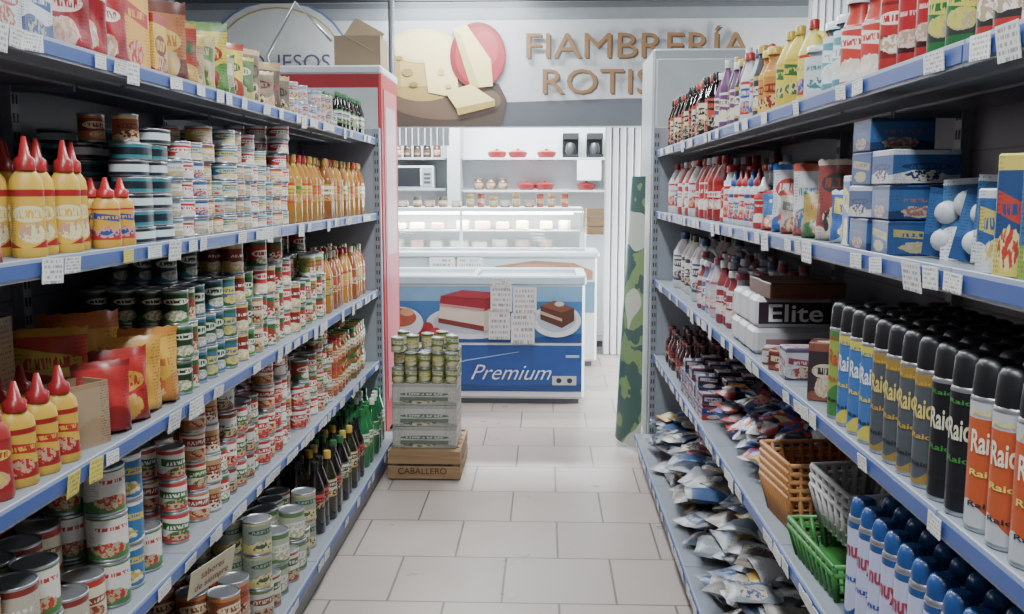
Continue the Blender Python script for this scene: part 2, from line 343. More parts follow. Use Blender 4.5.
# ---------------------------------------------------------------- gondola shelving
STEEL=hx('#8b929b'); BACK=hx('#7c828c'); RAIL=hx('#3f5ea6'); RAILL=hx('#a2acc0')
def gondola(side,front,basefront,levels,y0,y1,back,top,name):
    E=empty(name); s=side
    def X(a,b): return (min(s*a,s*b),max(s*a,s*b))
    g=Group('shelf_panels',parent=E)
    bays=[]; y=y1
    while y>y0+.1: bays.append((max(y0,y-1.0),y)); y-=1.0
    for i,z in enumerate(levels):
        f=basefront if i==0 else front
        for a,b in bays:
            g.box(*X(f,back),a+.002,b-.002,z-.022,z,STEEL,S1,.002)
            if i:
                g.box(*X(f+.25,back),b-.004-.008,b-.004,z-.04,z-.023,STEEL)
                for q in (.12,.25): g.box(*X(f+q,f+q+.03),a+.01,b-.02,z-.028,z-.022,STEEL)
    g.build()
    g=Group('back_panel',parent=E); g.box(*X(back,back+.02),y0,y1,.0,top,BACK); 
    for zz in (.5,.9,1.3,1.7): g.box(*X(back-.004,back),y0,y1,zz-.003,zz+.003,hx('#5d636b'))
    g.build()
    g=Group('uprights',parent=E)
    for a,b in bays:
        g.box(*X(back-.03,back-.001),b-.02,b+.02,0,top,hx('#9aa0a8'))
        z=.08
        while z<top-.03: g.box(*X(back-.032,back-.03),b-.012,b-.006,z,z+.025,hx('#202226')); g.box(*X(back-.032,back-.03),b+.006,b+.012,z,z+.025,hx('#202226')); z+=.05
    g.box(*X(front-.0,back+.02),y1+.002,y1+.02,0,top,hx('#98a0aa'),S1,.003)
    g.box(*X(front-.03,front+.01),y1+.0,y1+.04,0,top,hx('#8e969f'),S1,.003)
    z=.1
    while z<top-.05:
        g.box(*X(front-.02,front-.014),y1-.002,y1+.001,z,z+.025,hx('#2a2d31')); g.box(*X(front-.006,front+.0),y1-.002,y1+.001,z,z+.025,hx('#2a2d31')); z+=.05
    g.build()
    g=Group('kick_plate',parent=E); g.box(*X(basefront+.02,back),y0,y1,0,levels[0]-.023,hx('#6f757d')); g.build()
    g=Group('price_rails',parent=E); tg=Group('price_tags',parent=E)
    for i,z in enumerate(levels):
        f=basefront if i==0 else front
        for a,b in bays:
            g.box(*X(f-.006,f),a+.003,b-.003,z-.036,z+.006,RAILL,S1,.001)
            g.box(*X(f-.0085,f-.006),a+.003,b-.003,z-.029,z-.002,RAIL,S1)
        y=y0+.1
        while y<y1-.1:
            w=R.choice([.05,.06,.065,.08]); h=R.choice([.03,.034,.038])
            c=hx('#e0e0dc') if not (s<0 and i in (2,3) and y<2.2 and rnd()<.5) else hx('#e0ce3a')
            if rnd()<.12: h=.052
            t=T().box(-w/2,w/2,-.0008,.0008,-h/2,h/2,TAG).fin()
            rot=Matrix.Rotation(-s*pi/2,3,'Z')@Matrix.Rotation(R.uniform(-.07,.07),3,'Y')@Matrix.Rotation(R.uniform(0,.15),3,'X')
            tg.add(t,(s*(f-.0135),y,z-.016-max(0,h-.04)/2),rot=rot,cols=(c,c,c),sd=rnd())
            y+=w+R.choice([.0,.02,.05,.1,.2,.3])
    g.build(); tg.build()
LL=[.14,.575,1.005,1.46,1.90]; RL=[.14,.625,1.072,1.472,1.825]
YE=5.5
gondola(-1,1.01,.90,LL,.3,YE,1.46,1.96,'gondola_shelving')
gondola(1,.65,.545,RL,.3,YE,1.10,1.96,'gondola_shelving.001')
# ---------------------------------------------------------------- filling helpers
def fill(g,tpls,side,front,y0,y1,z,r,h,rows,levels,pals,run=4,jit=.35,inset=.025,gap=.004,drop=.0,face=None,gaps=.0):
    y=y0+r; c=0; p=R.choice(pals); fa=(pi/2 if side<0 else -pi/2)*.5 if face is None else face
    while y+r<=y1+1e-3:
        if c%run==0:
            q=R.choice(pals)
            while q==p and len(pals)>1: q=R.choice(pals)
            p=q
        lv=R.choice(levels) if isinstance(levels,(list,tuple)) else levels
        skip=1 if rnd()<gaps else 0
        ix=R.uniform(0,.022)
        for k in range(skip,rows):
            x=side*(front+inset+ix+r+k*(2*r+.003))
            l2=lv if k else max(1,lv-(1 if rnd()<drop else 0))
            for l in range(l2):
                tp=R.choice(tpls) if isinstance(tpls,list) else tpls
                pp=p if rnd()<.9 else R.choice(pals)
                g.add(tp,(x+R.uniform(-.003,.003)*(1+.6*l),y+R.uniform(-.0015,.0015),z+l*(h+.0004)+.0004),rz=fa+R.uniform(-jit,jit),cols=pp)
        y+=2*r+gap+(R.uniform(0,.012) if rnd()<.3 else 0); c+=1
FL,FR=1.01,.65
tuna=can(.042,.056); vegc=can(.038,.102); tomc=can(.04,.095); bigc=can(.05,.118); smallc=can(.034,.075)
PVEG=[C('#2f6a34','#d9d9cf',RED),C('#1e4f2c','#3c8a3c','#e8e3c8'),C('#d8d4c4','#3c7a34',RED),C('#b51d1a','#2c6a30','#f0e6d0'),C('#e3cf3a','#3a7a36','#b01c1c'),C('#c8302a','#e8d8a8','#f4efe6'),C('#2a6f8f','#e6e6e0','#d8c23a'),C('#7fa23a','#e8e8d8','#a8281c'),C('#d8cfae','#a88a3a','#7a2a1c'),C('#8a2a1e','#d8b85a','#f0e6d0')]
PTOM=[C('#dcd8d0','#b8241c','#b8241c'),C('#c02a20','#e6e0d4','#f2ede2'),C('#e2ddd2','#c8382c','#356e34'),C('#b6261e','#3a7a38','#efe8da'),C('#e6e2d8','#d2482c','#8e1a18'),C('#d8cfa8','#b83020','#2e6a3a'),C('#c8c4bc','#8a3a22','#3a5a2a'),C('#e0d8c8','#c07a34','#a02a1c'),C('#b08a5a','#e0d8c8','#7a2418')]
PTUN=[C('#d8dcdf','#2c5ea8',RED),C('#c23026','#e6e2da','#f0ede6'),C('#2f7fae','#dfe6ea','#e8d24a'),C('#e4dfd2','#c8442c','#2c5ea8'),C('#b8c8c2','#2a8a8e','#c82c24'),C('#d9b84a','#b5281e','#efe8d8'),C('#c8a080','#8a4a2c','#e8e0d0'),C('#cfd2d0','#6a8a9a','#c8a23a')]
PBRN=[C('#a4552c','#e0c08a','#7a2f1a'),C('#8a4a2a','#c8782e','#e6d2a8'),C('#b0642e','#6a2a1a','#e8dcc0')]
# ---- LEFT shelf 2 (z=1.46)
g=Group('fish_tins'); ot=ovaltin(.06,.045,.042)
for y in (2.43,2.545):
    for k in range(3):
        n_=6 if y<2.5 else 7
        for l in range(n_):
            g.add(ot,(-1.09-k*.125+R.uniform(-.006,.006),y+R.uniform(-.004,.004),1.4605+l*.0435),rz=pi/2+R.uniform(-.1,.1),cols=[C('#1f2c38','#2a9aa4','#d8e4e6'),C('#2a8a94','#c8d0d4','#1f2c38')][(l+k)%2])
    for k in range(2): g.add(smallc,(-1.1-k*.09,y,1.4605+n_*.0435+.0005),rz=.9,cols=PBRN[k]) if n_==6 else None
g.build()
g=Group('tuna_cans'); fill(g,tuna,-1,FL,2.61,3.8,LL[3],.042,.056,3,[4,5,6,6,7],PTUN,1,drop=.35,gap=.006); g.build()
g=Group('mustard_bottles'); sq=squeeze(.25,.034); 
for i,y in enumerate((1.91,1.99,2.065,2.14)):
    for k in range(3): g.add(sq,(-1.08-k*.078-(.02 if i%2 else 0),y,1.4605),rz=.75+R.uniform(-.3,.3),cols=C('#dbae1e','#a81a1c','#e4d8a0'))
g.build()
g=Group('sauce_bottles'); sq2=squeeze(.17,.034)
for i,y in enumerate((2.225,2.305)):
    for k in range(4): g.add(sq2,(-1.065-k*.075,y,1.4605),rz=.75+R.uniform(-.2,.2),cols=C('#d9a420','#c02020','#2c4a9a'))
g.build()
g=Group('mayonnaise_pouches'); 
for i in range(9):
    g.add(bag(.13,.2+.03*(i%3),.05,i,True),(-1.09-.07*(i%3),1.36+.058*i,1.4605),rz=.8+R.uniform(-.2,.2),cols=[C('#d9dadb','#c4262a','#d83a2c'),C('#c82c24','#e6d24a','#f0f0ee'),C('#cfd2d2','#b8382c','#3a6a9a')][i%3])
g.build()
oil=bottle(.29,.04,GLOSS,(.3,.58),.33).fin(); 
g=Group('cooking_oil_bottles'); fill(g,oil,-1,FL,3.84,5.42,LL[3],.04,.29,3,1,[C('#d8c83a','#c82a1c','#b97a08'),C('#d03a20','#b89020','#c08408'),C('#3a8a3a','#c8a030','#c28e0e'),C('#efe8c8','#b88a20','#a05f08')],2,gap=.006); g.build()
# ---- LEFT shelf 1 (z=1.90)
g=Group('dry_food_cartons'); z=LL[4]+.0005
for y,w,h,c in ((1.55,.12,.17,C('#c8c8c6','#8a9aa8','#9a5a50')),(1.69,.12,.16,C('#d0cfcc','#8a8a94','#4a6a9a')),(1.83,.11,.14,C('#b9bdc0','#6a7a8a','#a5403a')),(1.95,.10,.12,C('#c9ccd0','#5a6a8a','#3a5a8a')),(2.42,.13,.2,C('#dca010','#b4211c','#b4211c')),(2.56,.10,.17,C('#d8a818','#a8201a','#6a2a1a'))):
    for k in range(2): g.add(carton(w,.1,h),(-1.1-k*.12,y,z),rz=pi/2+R.uniform(-.12,.12),cols=c)
g.build()
g=Group('soup_and_seasoning_pouches')
cols=[C('#8e1f26','#a8303a','#d6b8b0'),C('#9a1c24','#b83a3a','#d8c8c0'),C('#a81c24','#8e1f26','#d8c8c0'),C('#a8683a','#6a3a2c','#c6a84a'),C('#a43a2a','#c29238','#3a5a34'),C('#a89068','#c2ae4a','#7a5a34'),C('#b8a078','#bfae4a','#5a7a3a'),C('#d2bc2c','#5a8a3a','#a5281e'),C('#a8a888','#4a6a3a','#d8d0c4'),C('#d2ba30','#a8422e','#2c5a2c'),C('#5a7a44','#c8b84a','#d8d8b8'),C('#7a6a50','#b8a078','#4a3a2a'),C('#8a7660','#c8b080','#5a2a1a'),C('#5a4a3a','#a88858','#a8382e'),C('#6a5c48','#a89468','#3a3028')]
yy=[2.10,2.2,2.30,2.67,2.75,2.83,2.92,3.01,3.10,3.2,3.3,3.41,3.53,3.65,3.77]
hs=[.20,.22,.19,.22,.17,.14,.17,.21,.14,.18,.16,.2,.14,.18,.15]
for i,y in enumerate(yy):
    for k in range(2): g.add(bag(.14,hs[i]+.02*rnd(),.05,i+20),(-1.09-k*.11,y,z),rz=.8+R.uniform(-.4,.4),cols=cols[i])
g.build()
g=Group('condiment_cans'); fill(g,smallc,-1,FL,3.86,4.75,LL[4],.034,.075,3,[1,2,2],[C('#b8bcc0','#8a9aaa','#c03a30'),C('#d0ccc0','#a84030','#3a5a8a'),C('#a8b0b8','#c8a850','#8a3a2a')],2); g.build()
g=Group('vinegar_bottles'); vb=bottle(.2,.028,GLOSS,(.2,.55),.4).fin(); fill(g,vb,-1,FL,4.8,5.42,LL[4],.028,.2,3,1,[C('#c8ccc4','#2c7a3a','#1c1812'),C('#e0d8c0','#1a6a3a','#2a1a10')],3,gap=.01); g.build()
# ---- LEFT shelf 3 (z=1.005)
g=Group('ketchup_and_mustard_bottles'); z=LL[2]+.0005; sq3=squeeze(.215,.038)
for i,y in enumerate((1.52,1.61,1.70,1.79,1.875,1.96)):
    for k in range(2): g.add(sq3,(-1.065-k*.085,y,z),rz=.75+R.uniform(-.2,.2),cols=C('#d3a81e','#a0161a','#b8201c') if i!=2 else C('#a82a24','#a01a1a','#d0c030'))
g.build()
g=Group('cardboard_display_boxes')
def opencarton(w,d,h):
    t=T(); e=.004
    t.box(-w/2,w/2,-d/2,d/2,0,e,S1); t.box(-w/2,w/2,-d/2,-d/2+e,e,h,LABEL); t.box(-w/2,w/2,d/2-e,d/2,e,h,S1); t.box(-w/2,-w/2+e,-d/2+e,d/2-e,e,h,S1); t.box(w/2-e,w/2,-d/2+e,d/2-e,e,h,LABEL)
    return t.fin()
g.add(opencarton(.13,.09,.15),(-1.1,2.08,z),rz=1.2,cols=C('#a89070','#a08260','#8a3a2a'),logo=0)
g.add(opencarton(.17,.3,.30),(-1.34,1.98,z),rz=.05,cols=C('#a48564','#9a7c5c','#7a3a2a'),logo=0)
g.build()
g=Group('snack_bags')
for i,(x,y,rz,c,s_) in enumerate(((-1.085,2.19,.75,C('#b01a14','#8e1410','#d84a3c'),1.0),(-1.09,2.30,.8,C('#b8221a','#a01a14','#d09a20'),1.08),(-1.11,2.41,.75,C('#d09a20','#d09a2a','#a84818'),1.15),(-1.11,2.52,.7,C('#d8a420','#c07a1c','#b8601c'),1.2),(-1.25,2.25,.6,C('#c83a20','#c89020','#d8c040'),1.4),(-1.25,2.42,.7,C('#c89020','#b8601c','#b82c1c'),1.5))):
    g.add(bag(.14,.18,.08,i+50,True),(x,y,z),rz=rz,cols=c,sc=s_,logo=0 if i in (0,2) else 1)
g.build()
g=Group('canned_vegetables'); fill(g,vegc,-1,FL,2.62,3.15,LL[2],.038,.102,4,[3,3,4],[C('#1f4a2a','#2f6a8a','#d8d8c8'),C('#1c3f28','#3a7a3c','#e0dcc0'),C('#3a6a8a','#2a6a3a','#d8c23a'),C('#2b5c2e','#d6cf9a','#b01c1c'),C('#7a9aa0','#2a5a3a','#e0e0d0')],1,drop=.5)
fill(g,vegc,-1,FL,3.16,4.4,LL[2],.038,.102,4,[3,3,4],PVEG,1,drop=.35,gaps=.05); g.build()
g=Group('sunflower_oil_bottles'); fill(g,oil,-1,FL,4.42,5.42,LL[2],.04,.29,3,1,[C('#d0b83a','#b8281c','#cc8a14'),C('#c8a82a','#2e6a2e','#c08010'),C('#b83a2a','#d8c8a0','#a85a18')],2,gap=.004); g.build()
# ---- LEFT shelf 4 (z=.575)
g=Group('canned_beans'); fill(g,[bigc],-1,FL,1.3,2.55,LL[1],.05,.118,3,[2,3,3],[C('#c8382a','#e2dccf','#efe9dc'),C('#d8cfae','#b8301f','#8a3a1c'),C('#dad6ca','#3f7a3c','#c02a20'),C('#b8b09a','#8a2a1c','#e2dccf'),C('#2f6ea0','#e0ddd4','#c8b03a'),C('#d0a868','#e8e0d0','#8a3a1c')],1,drop=.4); g.build()
g=Group('canned_tomatoes'); fill(g,tomc,-1,FL,2.56,4.5,LL[1],.04,.095,4,[3,3,4],PTOM,1,drop=.35,gaps=.05); g.build()
g=Group('jam_jars'); fill(g,jar(.14,.04),-1,FL,4.52,5.42,LL[1],.04,.14,4,2,[C('#e0d0a0','#b8862a','#8a3a10'),C('#d8c8a8','#c83a20','#a85a18'),C('#dcd8c8','#3a6a30','#8a5a1a')],2,gap=.006); g.build()
# ---- LEFT base
g=Group('canned_fruit'); fill(g,bigc,-1,.90,1.7,2.95,LL[0],.05,.118,4,[1,2,2],PBRN+[C('#a8502a','#b89068','#6a2a1a')],2,drop=.3)
g.build()
g=Group('canned_peas'); fill(g,bigc,-1,.90,2.96,3.75,LL[0],.05,.118,4,[2,2,3],[C('#a8b09a','#5a7a4a','#d8d8c8'),C('#c0bfae','#6a7a4a','#8a3a2a'),C('#8e9a8a','#c8b868','#3a5a3a'),C('#d4d0c0','#b8402c','#3a6a3a')],1,drop=.4); g.build()
sod=bottle(.31,.04,GLOSS,(.35,.6),.33).fin()
g=Group('soda_bottles'); fill(g,sod,-1,.90,3.78,4.72,LL[0],.04,.31,4,1,[C('#d8d4c8','#2a6a3a','#1a140e'),C('#d0302a','#1a1a1a','#1c1210'),C('#c8c4b0','#c8a030','#2a2a14')],2,gap=.006); g.build()
g=Group('green_glass_bottles'); fill(g,sod,-1,.90,4.74,5.42,LL[0],.04,.31,4,1,[C('#2a8a4a','#e0e0d8','#0e6a34'),C('#d8e0d0','#1c7a3a','#127a3e')],3,gap=.006); g.build()
# ---- RIGHT shelf 1 (z=1.825)
fr=-.8; jt=jug(.27,.052,.036)
rb=bottle(.25,.034,S1,(.15,.6),.45,(1,.7),2.5).fin(); rbt=bottle(.28,.036,S1,(.15,.55),.3,(1,.75),2.3).fin(); rbs=bottle(.22,.035,S1,(.1,.65),.6,(1,.7),3).fin()
g=Group('shampoo_bottles')
fill(g,[rb],1,FR,.85,1.62,RL[4],.036,.25,3,1,[C('#a81a1c','#e0dcd8','#e8e0d8'),C('#d8d8d8','#b8342c','#c83a2c'),C('#b42a24','#303030','#e8d8c8'),C('#d8d8d6','#a0201c','#2c5a9a')],2)
fill(g,[rbt],1,FR,1.8,2.1,RL[4],.036,.25,3,1,[C('#a8181c','#3a1216','#d8b0a8'),C('#b02420','#7a1a1a','#e8d8c8')],2)
fill(g,[rbs],1,FR,2.11,2.26,RL[4],.036,.25,3,1,[C('#c83a2c','#d8d8d8','#f0e0d8')],2); g.build()
g=Group('green_detergent_bottles'); 
for i,y in enumerate((1.67,1.75)):
    for k in range(3): g.add(rb,(.72+k*.085,y,1.8255),rz=fr,cols=C('#1e6a34','#303830','#c0b840'))
g.build()
g=Group('wet_wipe_tubs'); tb=bottle(.19,.045,S1,(.2,.8),.75).fin(); fill(g,tb,1,FR,2.28,2.5,RL[4],.046,.19,3,1,[C('#5a9aa8','#d8e4e6','#e4e8e8')],2)
fill(g,[bottle(.15,.044,S1,(.2,.8),.75).fin()],1,FR,2.5,2.61,RL[4],.046,.19,3,1,[C('#c9cdcd','#c8ccd0','#2f7f90')],2); g.build()
g=Group('yellow_cleaner_bottles'); fill(g,jug(.24,.042,.03),1,FR,2.62,2.98,RL[4],.046,.24,3,1,[C('#d2bc24','#c8a81c','#2c6a3a'),C('#d8c840','#b02a20','#2c4a9a')],2)
fill(g,rbs,1,FR,2.99,3.15,RL[4],.036,.22,3,1,[C('#c8842a','#d8b03a','#8a2a1c')],2); g.build()
g=Group('floor_cleaner_bottles'); fill(g,[rb,rb,rbt],1,FR,3.16,4.0,RL[4],.036,.25,3,1,[C('#c8c8c4','#b0281e','#2c4a9a'),C('#c8782a','#e0d8c0','#a8201c'),C('#a82a40','#c8c8c4','#d0c040'),C('#6a3a6a','#c8c8c8','#d0c8a8'),C('#bfc4c8','#2c5a9a','#b0281e'),C('#303438','#b89a3a','#c8c8c8')],1,gap=.01); g.build()
g=Group('insecticide_liquid_bottles'); fill(g,bottle(.27,.038,GLOSS,(.12,.62),.4).fin(),1,FR,4.04,5.4,RL[4],.038,.27,3,1,[C('#d8c8a0','#1a1a1a','#1a1412'),C('#b8402a','#201c1a','#1a100c'),C('#d0c8b8','#b8301c','#2a1810'),C('#c8982a','#1c1a18','#1a1410'),C('#3a4a6a','#a8281c','#1a1416')],1,gap=.006); g.build()
# ---- RIGHT shelf 2 (z=1.472)
z=RL[3]+.0005
g=Group('bleach_bottles'); fill(g,jt,1,FR,4.5,5.4,RL[3],.06,.27,3,1,[C('#c8cacb','#a8201c','#b8302a'),C('#b8bcc0','#a01c1c','#2c4a9a'),C('#a82a24','#c8ccd0','#d8d0c8')],1,face=-1.0,jit=.1); g.build()
g=Group('fabric_softener_bottles'); fill(g,jt,1,FR,3.85,4.48,RL[3],.06,.27,3,1,[C('#a0181c','#8e1216','#d8d0c8'),C('#b02024','#c8ccd0','#e0d8d0')],2,face=-1.0,jit=.1); g.build()
g=Group('dish_soap_bottles'); fill(g,[squeeze(.2,.034),rbs,squeeze(.17,.034)],1,FR,3.1,3.84,RL[3],.036,.2,3,1,[C('#c8ccce','#b8201c','#c8302a'),C('#c0c4c8','#2c4a9a','#c02a24'),C('#caCaca','#a01c2c','#3a6a9a'),C('#b02a2c','#d0d0d0','#e8e0e0')],1,gap=.012); g.build()
PBL=[C('#2c5ea8','#d0d4d8','#d0c040'),C('#3a70a8','#b8342a','#d8d8d6'),C('#c8ccd0','#2c5ea8','#b8342a'),C('#b8a898','#a8402c','#6a6a6a'),C('#c0c4c8','#b84a3a','#3a6a9a'),C('#a89040','#3a6a3a','#b02a20'),C('#8a3a34','#c8b8a8','#3a3a3a')]
g=Group('cleaning_powder_bags')
for i in range(14): g.add(bag(.11,[.12,.18,.2,.14][i%4]+.02*rnd(),.055,i%7+90),(.735+.12*(i%2),2.27+.06*i,z),rz=-.75+R.uniform(-.3,.3),cols=PBL[(i*3)%7])
for i in range(5): g.add(carton(.1,.07,.08+.05*(i%2)),(.98,2.3+.16*i,z),rz=-pi/2+R.uniform(-.1,.1),cols=PBL[(i*2+1)%7])
g.build()
g=Group('mosquito_coil_boxes')
PMQ=[C('#264f84','#1f3f70','#a89a5a'),C('#2c5a90','#16305e','#8a5a5a'),C('#2a5488','#b8bcc4','#1c3460')]
for l in range(4):
    for k in range(2): 
        for q in range(2):
            if (l==3 and q==0) or (l>1 and k): continue
            g.add(carton(.12,.13,.067,.002),(.735+k*.138,1.90+.13*q+R.uniform(-.005,.005),z+l*.0695),rz=-pi/2+R.uniform(-.08,.08),cols=PMQ[(l+q)%3])
for q in range(3): g.add(carton(.05,.07,[.16,.13,.15][q],.002),(.71+q*.057,2.165,z),rz=-.1,cols=PBL[q])
g.build()
g=Group('air_freshener_blisters')
bl=T().box(-.05,.05,-.001,.001,0,.15,LABEL,.0)
for cz in (.04,.10):
    b0=len(bl.V)
    bl.strip([(.024,-.0),(.026,.010),(.024,.022),(.016,.030),(.006,.033),(.001,.0335)],S3,16)
    for i in range(b0,len(bl.V)): x_,y_,z_=bl.V[i]; bl.V[i]=(x_,-z_-.001,y_+cz)
blt=bl.fin()
for i in range(5):
    for k in range(2):
        g.add(blt,(.74+.12*k+.02*(i%2),1.52+.06*i,z+.002),rot=Matrix.Rotation(-.75+R.uniform(-.25,.25),3,'Z')@Matrix.Rotation(R.uniform(-.25,.05),3,'X')@Matrix.Rotation(R.uniform(-.15,.15),3,'Y'),cols=[C('#2a5a90','#1c4478','#c4c8cc'),C('#3a6a98','#c8ccd0','#c8ccce')][(i+k)%2],logo=0,sc=1 if i%2 else .85)
PAF=[C('#27568a','#b0a84a','#3a7a3a'),C('#2c5c94','#c8ccd0','#c0b050'),C('#3a6a94','#8aa03a','#d8d8d8'),C('#c0c4c8','#2c5c94','#a89a3a'),C('#2a4a7a','#c8b84a','#b83a2c')]
for i in range(9):
    for k in range(3):
        g.add(carton(.055,.07,[.13,.2,.16,.18][(i+k)%4]),(.70+.09*k,.95+.063*i,z),rz=-.9+R.uniform(-.25,.25),cols=PAF[(i*2+k)%5])
g.build()
# ---- RIGHT shelf 3 (z=1.072)
z=RL[2]+.0005
g=Group('laundry_detergent_jugs'); fill(g,jug(.3,.066,.046),1,FR,4.35,5.38,RL[2],.076,.3,2,1,[C('#c4c6c4','#2a2c2e','#2a2c34'),C('#bfc2c2','#1c3a6a','#3a3a4a')],2,face=-1.0,jit=.08); g.build()
g=Group('hand_soap_bottles'); fill(g,[rb,rbs],1,FR,3.45,4.32,RL[2],.036,.25,4,1,[C('#b8babc','#a8acb0','#6a7a9a'),C('#a8b0bc','#6a78a8','#d0d0d4'),C('#b4b0b4','#a84a5a','#c0c0c0'),C('#8a3038','#c0c0c0','#d8c8c8'),C('#5a6a94','#b8bcc8','#d0d4d8')],1); g.build()
g=Group('napkin_packs')
for q in range(3):
    t=T().box(-.13,.13,-.06,.06,0,.085,S1,.014); g.add(t,(.80,3.05+.125*q,z),cols=C('#c8c8ca','#c8c8cc','#b8bcc4'))
    t=T().box(-.125,.125,-.0575,.0575,0,.10,S1,.014); g.add(t,(.80,3.05+.125*q,z+.086),cols=C('#cacacc','#d0d0d4','#8a8e9a'))
g.add(T().box(-.116,.116,-.0008,.0008,0,.07,S1),(.80,2.9915,z+.10),cols=C('#33222f','#3a2038','#3a2038'))
g.add(text_tpl('Elite',.08,S1,weight=.001,sx=1.3),(.80,2.989,z+.136),cols=(WHITE,)*3)
g.add(T().box(-.09,.09,-.0008,.0008,0,.02,S1),(.80,2.989,z+.03),cols=C('#9a6a70','#3a2038','#3a2038'))
for q in range(4): g.add(carton(.09,.09,.12,.004),(1.0,3.05+.1*q,z),rz=-1.4,cols=C('#b8bcc4','#7a8ab0','#d8d8dc'))
g.build()
g=Group('brown_cartons'); 
for q in range(2): g.add(carton(.24,.13,.05),(.82,3.0+.14*q,z+.187),rz=.05,cols=C('#6e4530','#5e3a28','#98704a'),logo=0)
g.add(carton(.12,.09,.11),(.96,2.84,z),rz=.1,cols=C('#5a4038','#4a3028','#a88868'),logo=0)
for i,(x,y,h,c) in enumerate(((.72,2.84,.05,C('#c0c0c4','#8a4a3a','#6a2a24')),(.72,2.74,.06,C('#6a2a24','#8a4a3a','#c8b8a0')),(.83,2.76,.07,C('#3a2a34','#8a6a5a','#c8c8c8')),(.72,2.62,.09,C('#b8b8c0','#5a4a6a','#8a3a3a')),(.84,2.62,.10,C('#8a5a48','#c8b8a8','#3a2a2a')),(.96,2.68,.14,C('#4a3038','#a88a78','#c8c8c8')))):
    g.add(carton(.1,.08,h),(x,y,z),rz=-.3+R.uniform(-.3,.3),cols=c)
for i in range(2): g.add(carton(.24,.11,.04),(.84,2.46,z+i*.042),rz=R.uniform(-.06,.06),cols=[C('#b8b4b8','#7a4a4a','#5a4a6a'),C('#6a4438','#543228','#b89878')][i%2],logo=0)
for i in range(3): g.add(carton(.08,.07,.15-.03*i),(.71+.1*i,2.345,z),rz=-.4,cols=[C('#3a2a30','#8a4a3a','#c8b8a0'),C('#a8a8ac','#6a4a5a','#3a3a4a'),C('#5a3a2a','#a87a5a','#d8d8d8')][i])
g.build()
g=Group('insect_spray_cans'); ae=aerosol(.27,.0325); tx=text_tpl('Raid',.0285,S1,bend=.0336,weight=.0006,sx=.9)
y=1.07; i=0
seq=[('o',6),('k',2),('d',4),('b',3),('g',1)]
pc={'o':(C('#c0501c','#b8bcc0','#e8dc50'),'#f0e8d0'),'k':(C('#1c1d22','#1c1d22','#3a8a3a'),'#e0dcc0'),'d':(C('#4c5258','#96782a','#c8a030'),'#e0c860'),'b':(C('#3a6cab','#c8b830','#d8c840'),'#e8ebee'),'g':(C('#8aa03a','#3a7a34','#c8382c'),'#c8382c')}
for c,n in seq:
    for j in range(n):
        for k in range(4):
            q=pc[c]
            if k>=1 and c=='k': q=pc['o']
            cols=q[0]; body=(cols[0],cols[1],cols[2]); sd_={'o':.31,'k':.12,'d':.74,'b':.52,'g':.2}[c]
            rz=-.92+R.uniform(-.15,.15); x=.65+.042+k*.07
            # body and cap share the can template; cap colour comes from a separate dark copy of the cap only
            g.add(ae,(x,y,z),rz=rz,cols=body,logo=0,sd=sd_)
            cp=T(); h_=.27; r_=.0329; cp.strip([(r_*.93,h_*.785),(r_*.95,h_*.84),(r_*.87,h_*.96),(r_*.73,h_*.993),(r_*.5,h_*1.004)],S1); cp.disk(r_*.5,h_*1.004,S1)
            g.add(cp,(x,y,z),cols=(hx('#1a1b1f'),)*3)
            if k<2:
                g.add(tx,(x,y,z+.145),rz=rz,cols=(hx(q[1]),)*3,sc=(1,1,1.75))
                g.add(tx,(x,y,z+.19),rz=rz,cols=(cols[2],)*3,sc=(1.003,1.003,.4))
                g.add(tx,(x,y,z+.045),rz=rz,cols=(hx('#2a2c30'),)*3,sc=(1.003,1.003,.4))
                g.add(tx,(x,y,z+.095),rz=rz,cols=(cols[2],)*3,sc=(1.003,1.003,.5))
        y+=.0725
g.build()
# ---- RIGHT shelf 4 (z=.625)
z=RL[1]+.0005
g=Group('dark_soap_bottles'); fill(g,bottle(.2,.036,GLOSS,(.2,.55),.45).fin(),1,FR,4.6,5.4,RL[1],.036,.2,4,1,[C('#7a1a20','#2a1a1c','#3a0e14'),C('#8a2a24','#5a1a1c','#2a0c10')],3); g.build()
g=Group('soap_cartons'); 
for i in range(7):
    for k in range(4):
        for l in range(2+(i+k)%2): g.add(carton(.085,.09,.055),(.71+.1*k,3.95+.093*i,z+l*.0575),rz=-pi/2+R.uniform(-.1,.1),cols=[C('#27407a','#a8342a','#b8b8b8'),C('#2a2c44','#6a3a4a','#a8a8ac'),C('#8a8e98','#27407a','#8a2a2a'),C('#1e2230','#3a4a7a','#b8a8a8')][(i+l+k)%4])
g.build()
g=Group('sponge_and_cloth_packs')
PS=[C('#2a4f9a','#b8322a','#d0d2d4'),C('#1c3a7a','#a8a8ac','#b8342a'),C('#b0b2b4','#2c5ea8','#b8342a'),C('#1e2438','#3a5a9a','#a8a8b0'),C('#27406e','#c8a83a','#c8c8c8'),C('#24262e','#a8382c','#8a9ab8'),C('#3a5a94','#c0c4c8','#c8b03a'),C('#c8a82a','#2a5a9a','#b8342a'),C('#a8382c','#c8c8c8','#2a4f9a')]
for i in range(84):
    lay=i//21; y=2.98+.84*((i%21)+rnd())/21; rz_=R.uniform(0,2*pi)
    g.add(bag(.12,.16,.05,i%9+120,False,center=True),(.755+.2*rnd(),y,z+.035+.036*lay),rot=Matrix.Rotation(rz_,3,'Z')@Matrix.Rotation(-1.5+R.uniform(-.2,.2),3,'X'),cols=R.choice(PS))
g.build()
g=Group('plastic_bread_baskets')
bo=basket(.34,.26,.11,S1,11,.84,.007)
for l in range(5): g.add(bo,(.845,2.70,z+l*.024),rz=.08,cols=(hx('#bd8040'),)*3)
g.build()
g=Group('green_plastic_baskets')
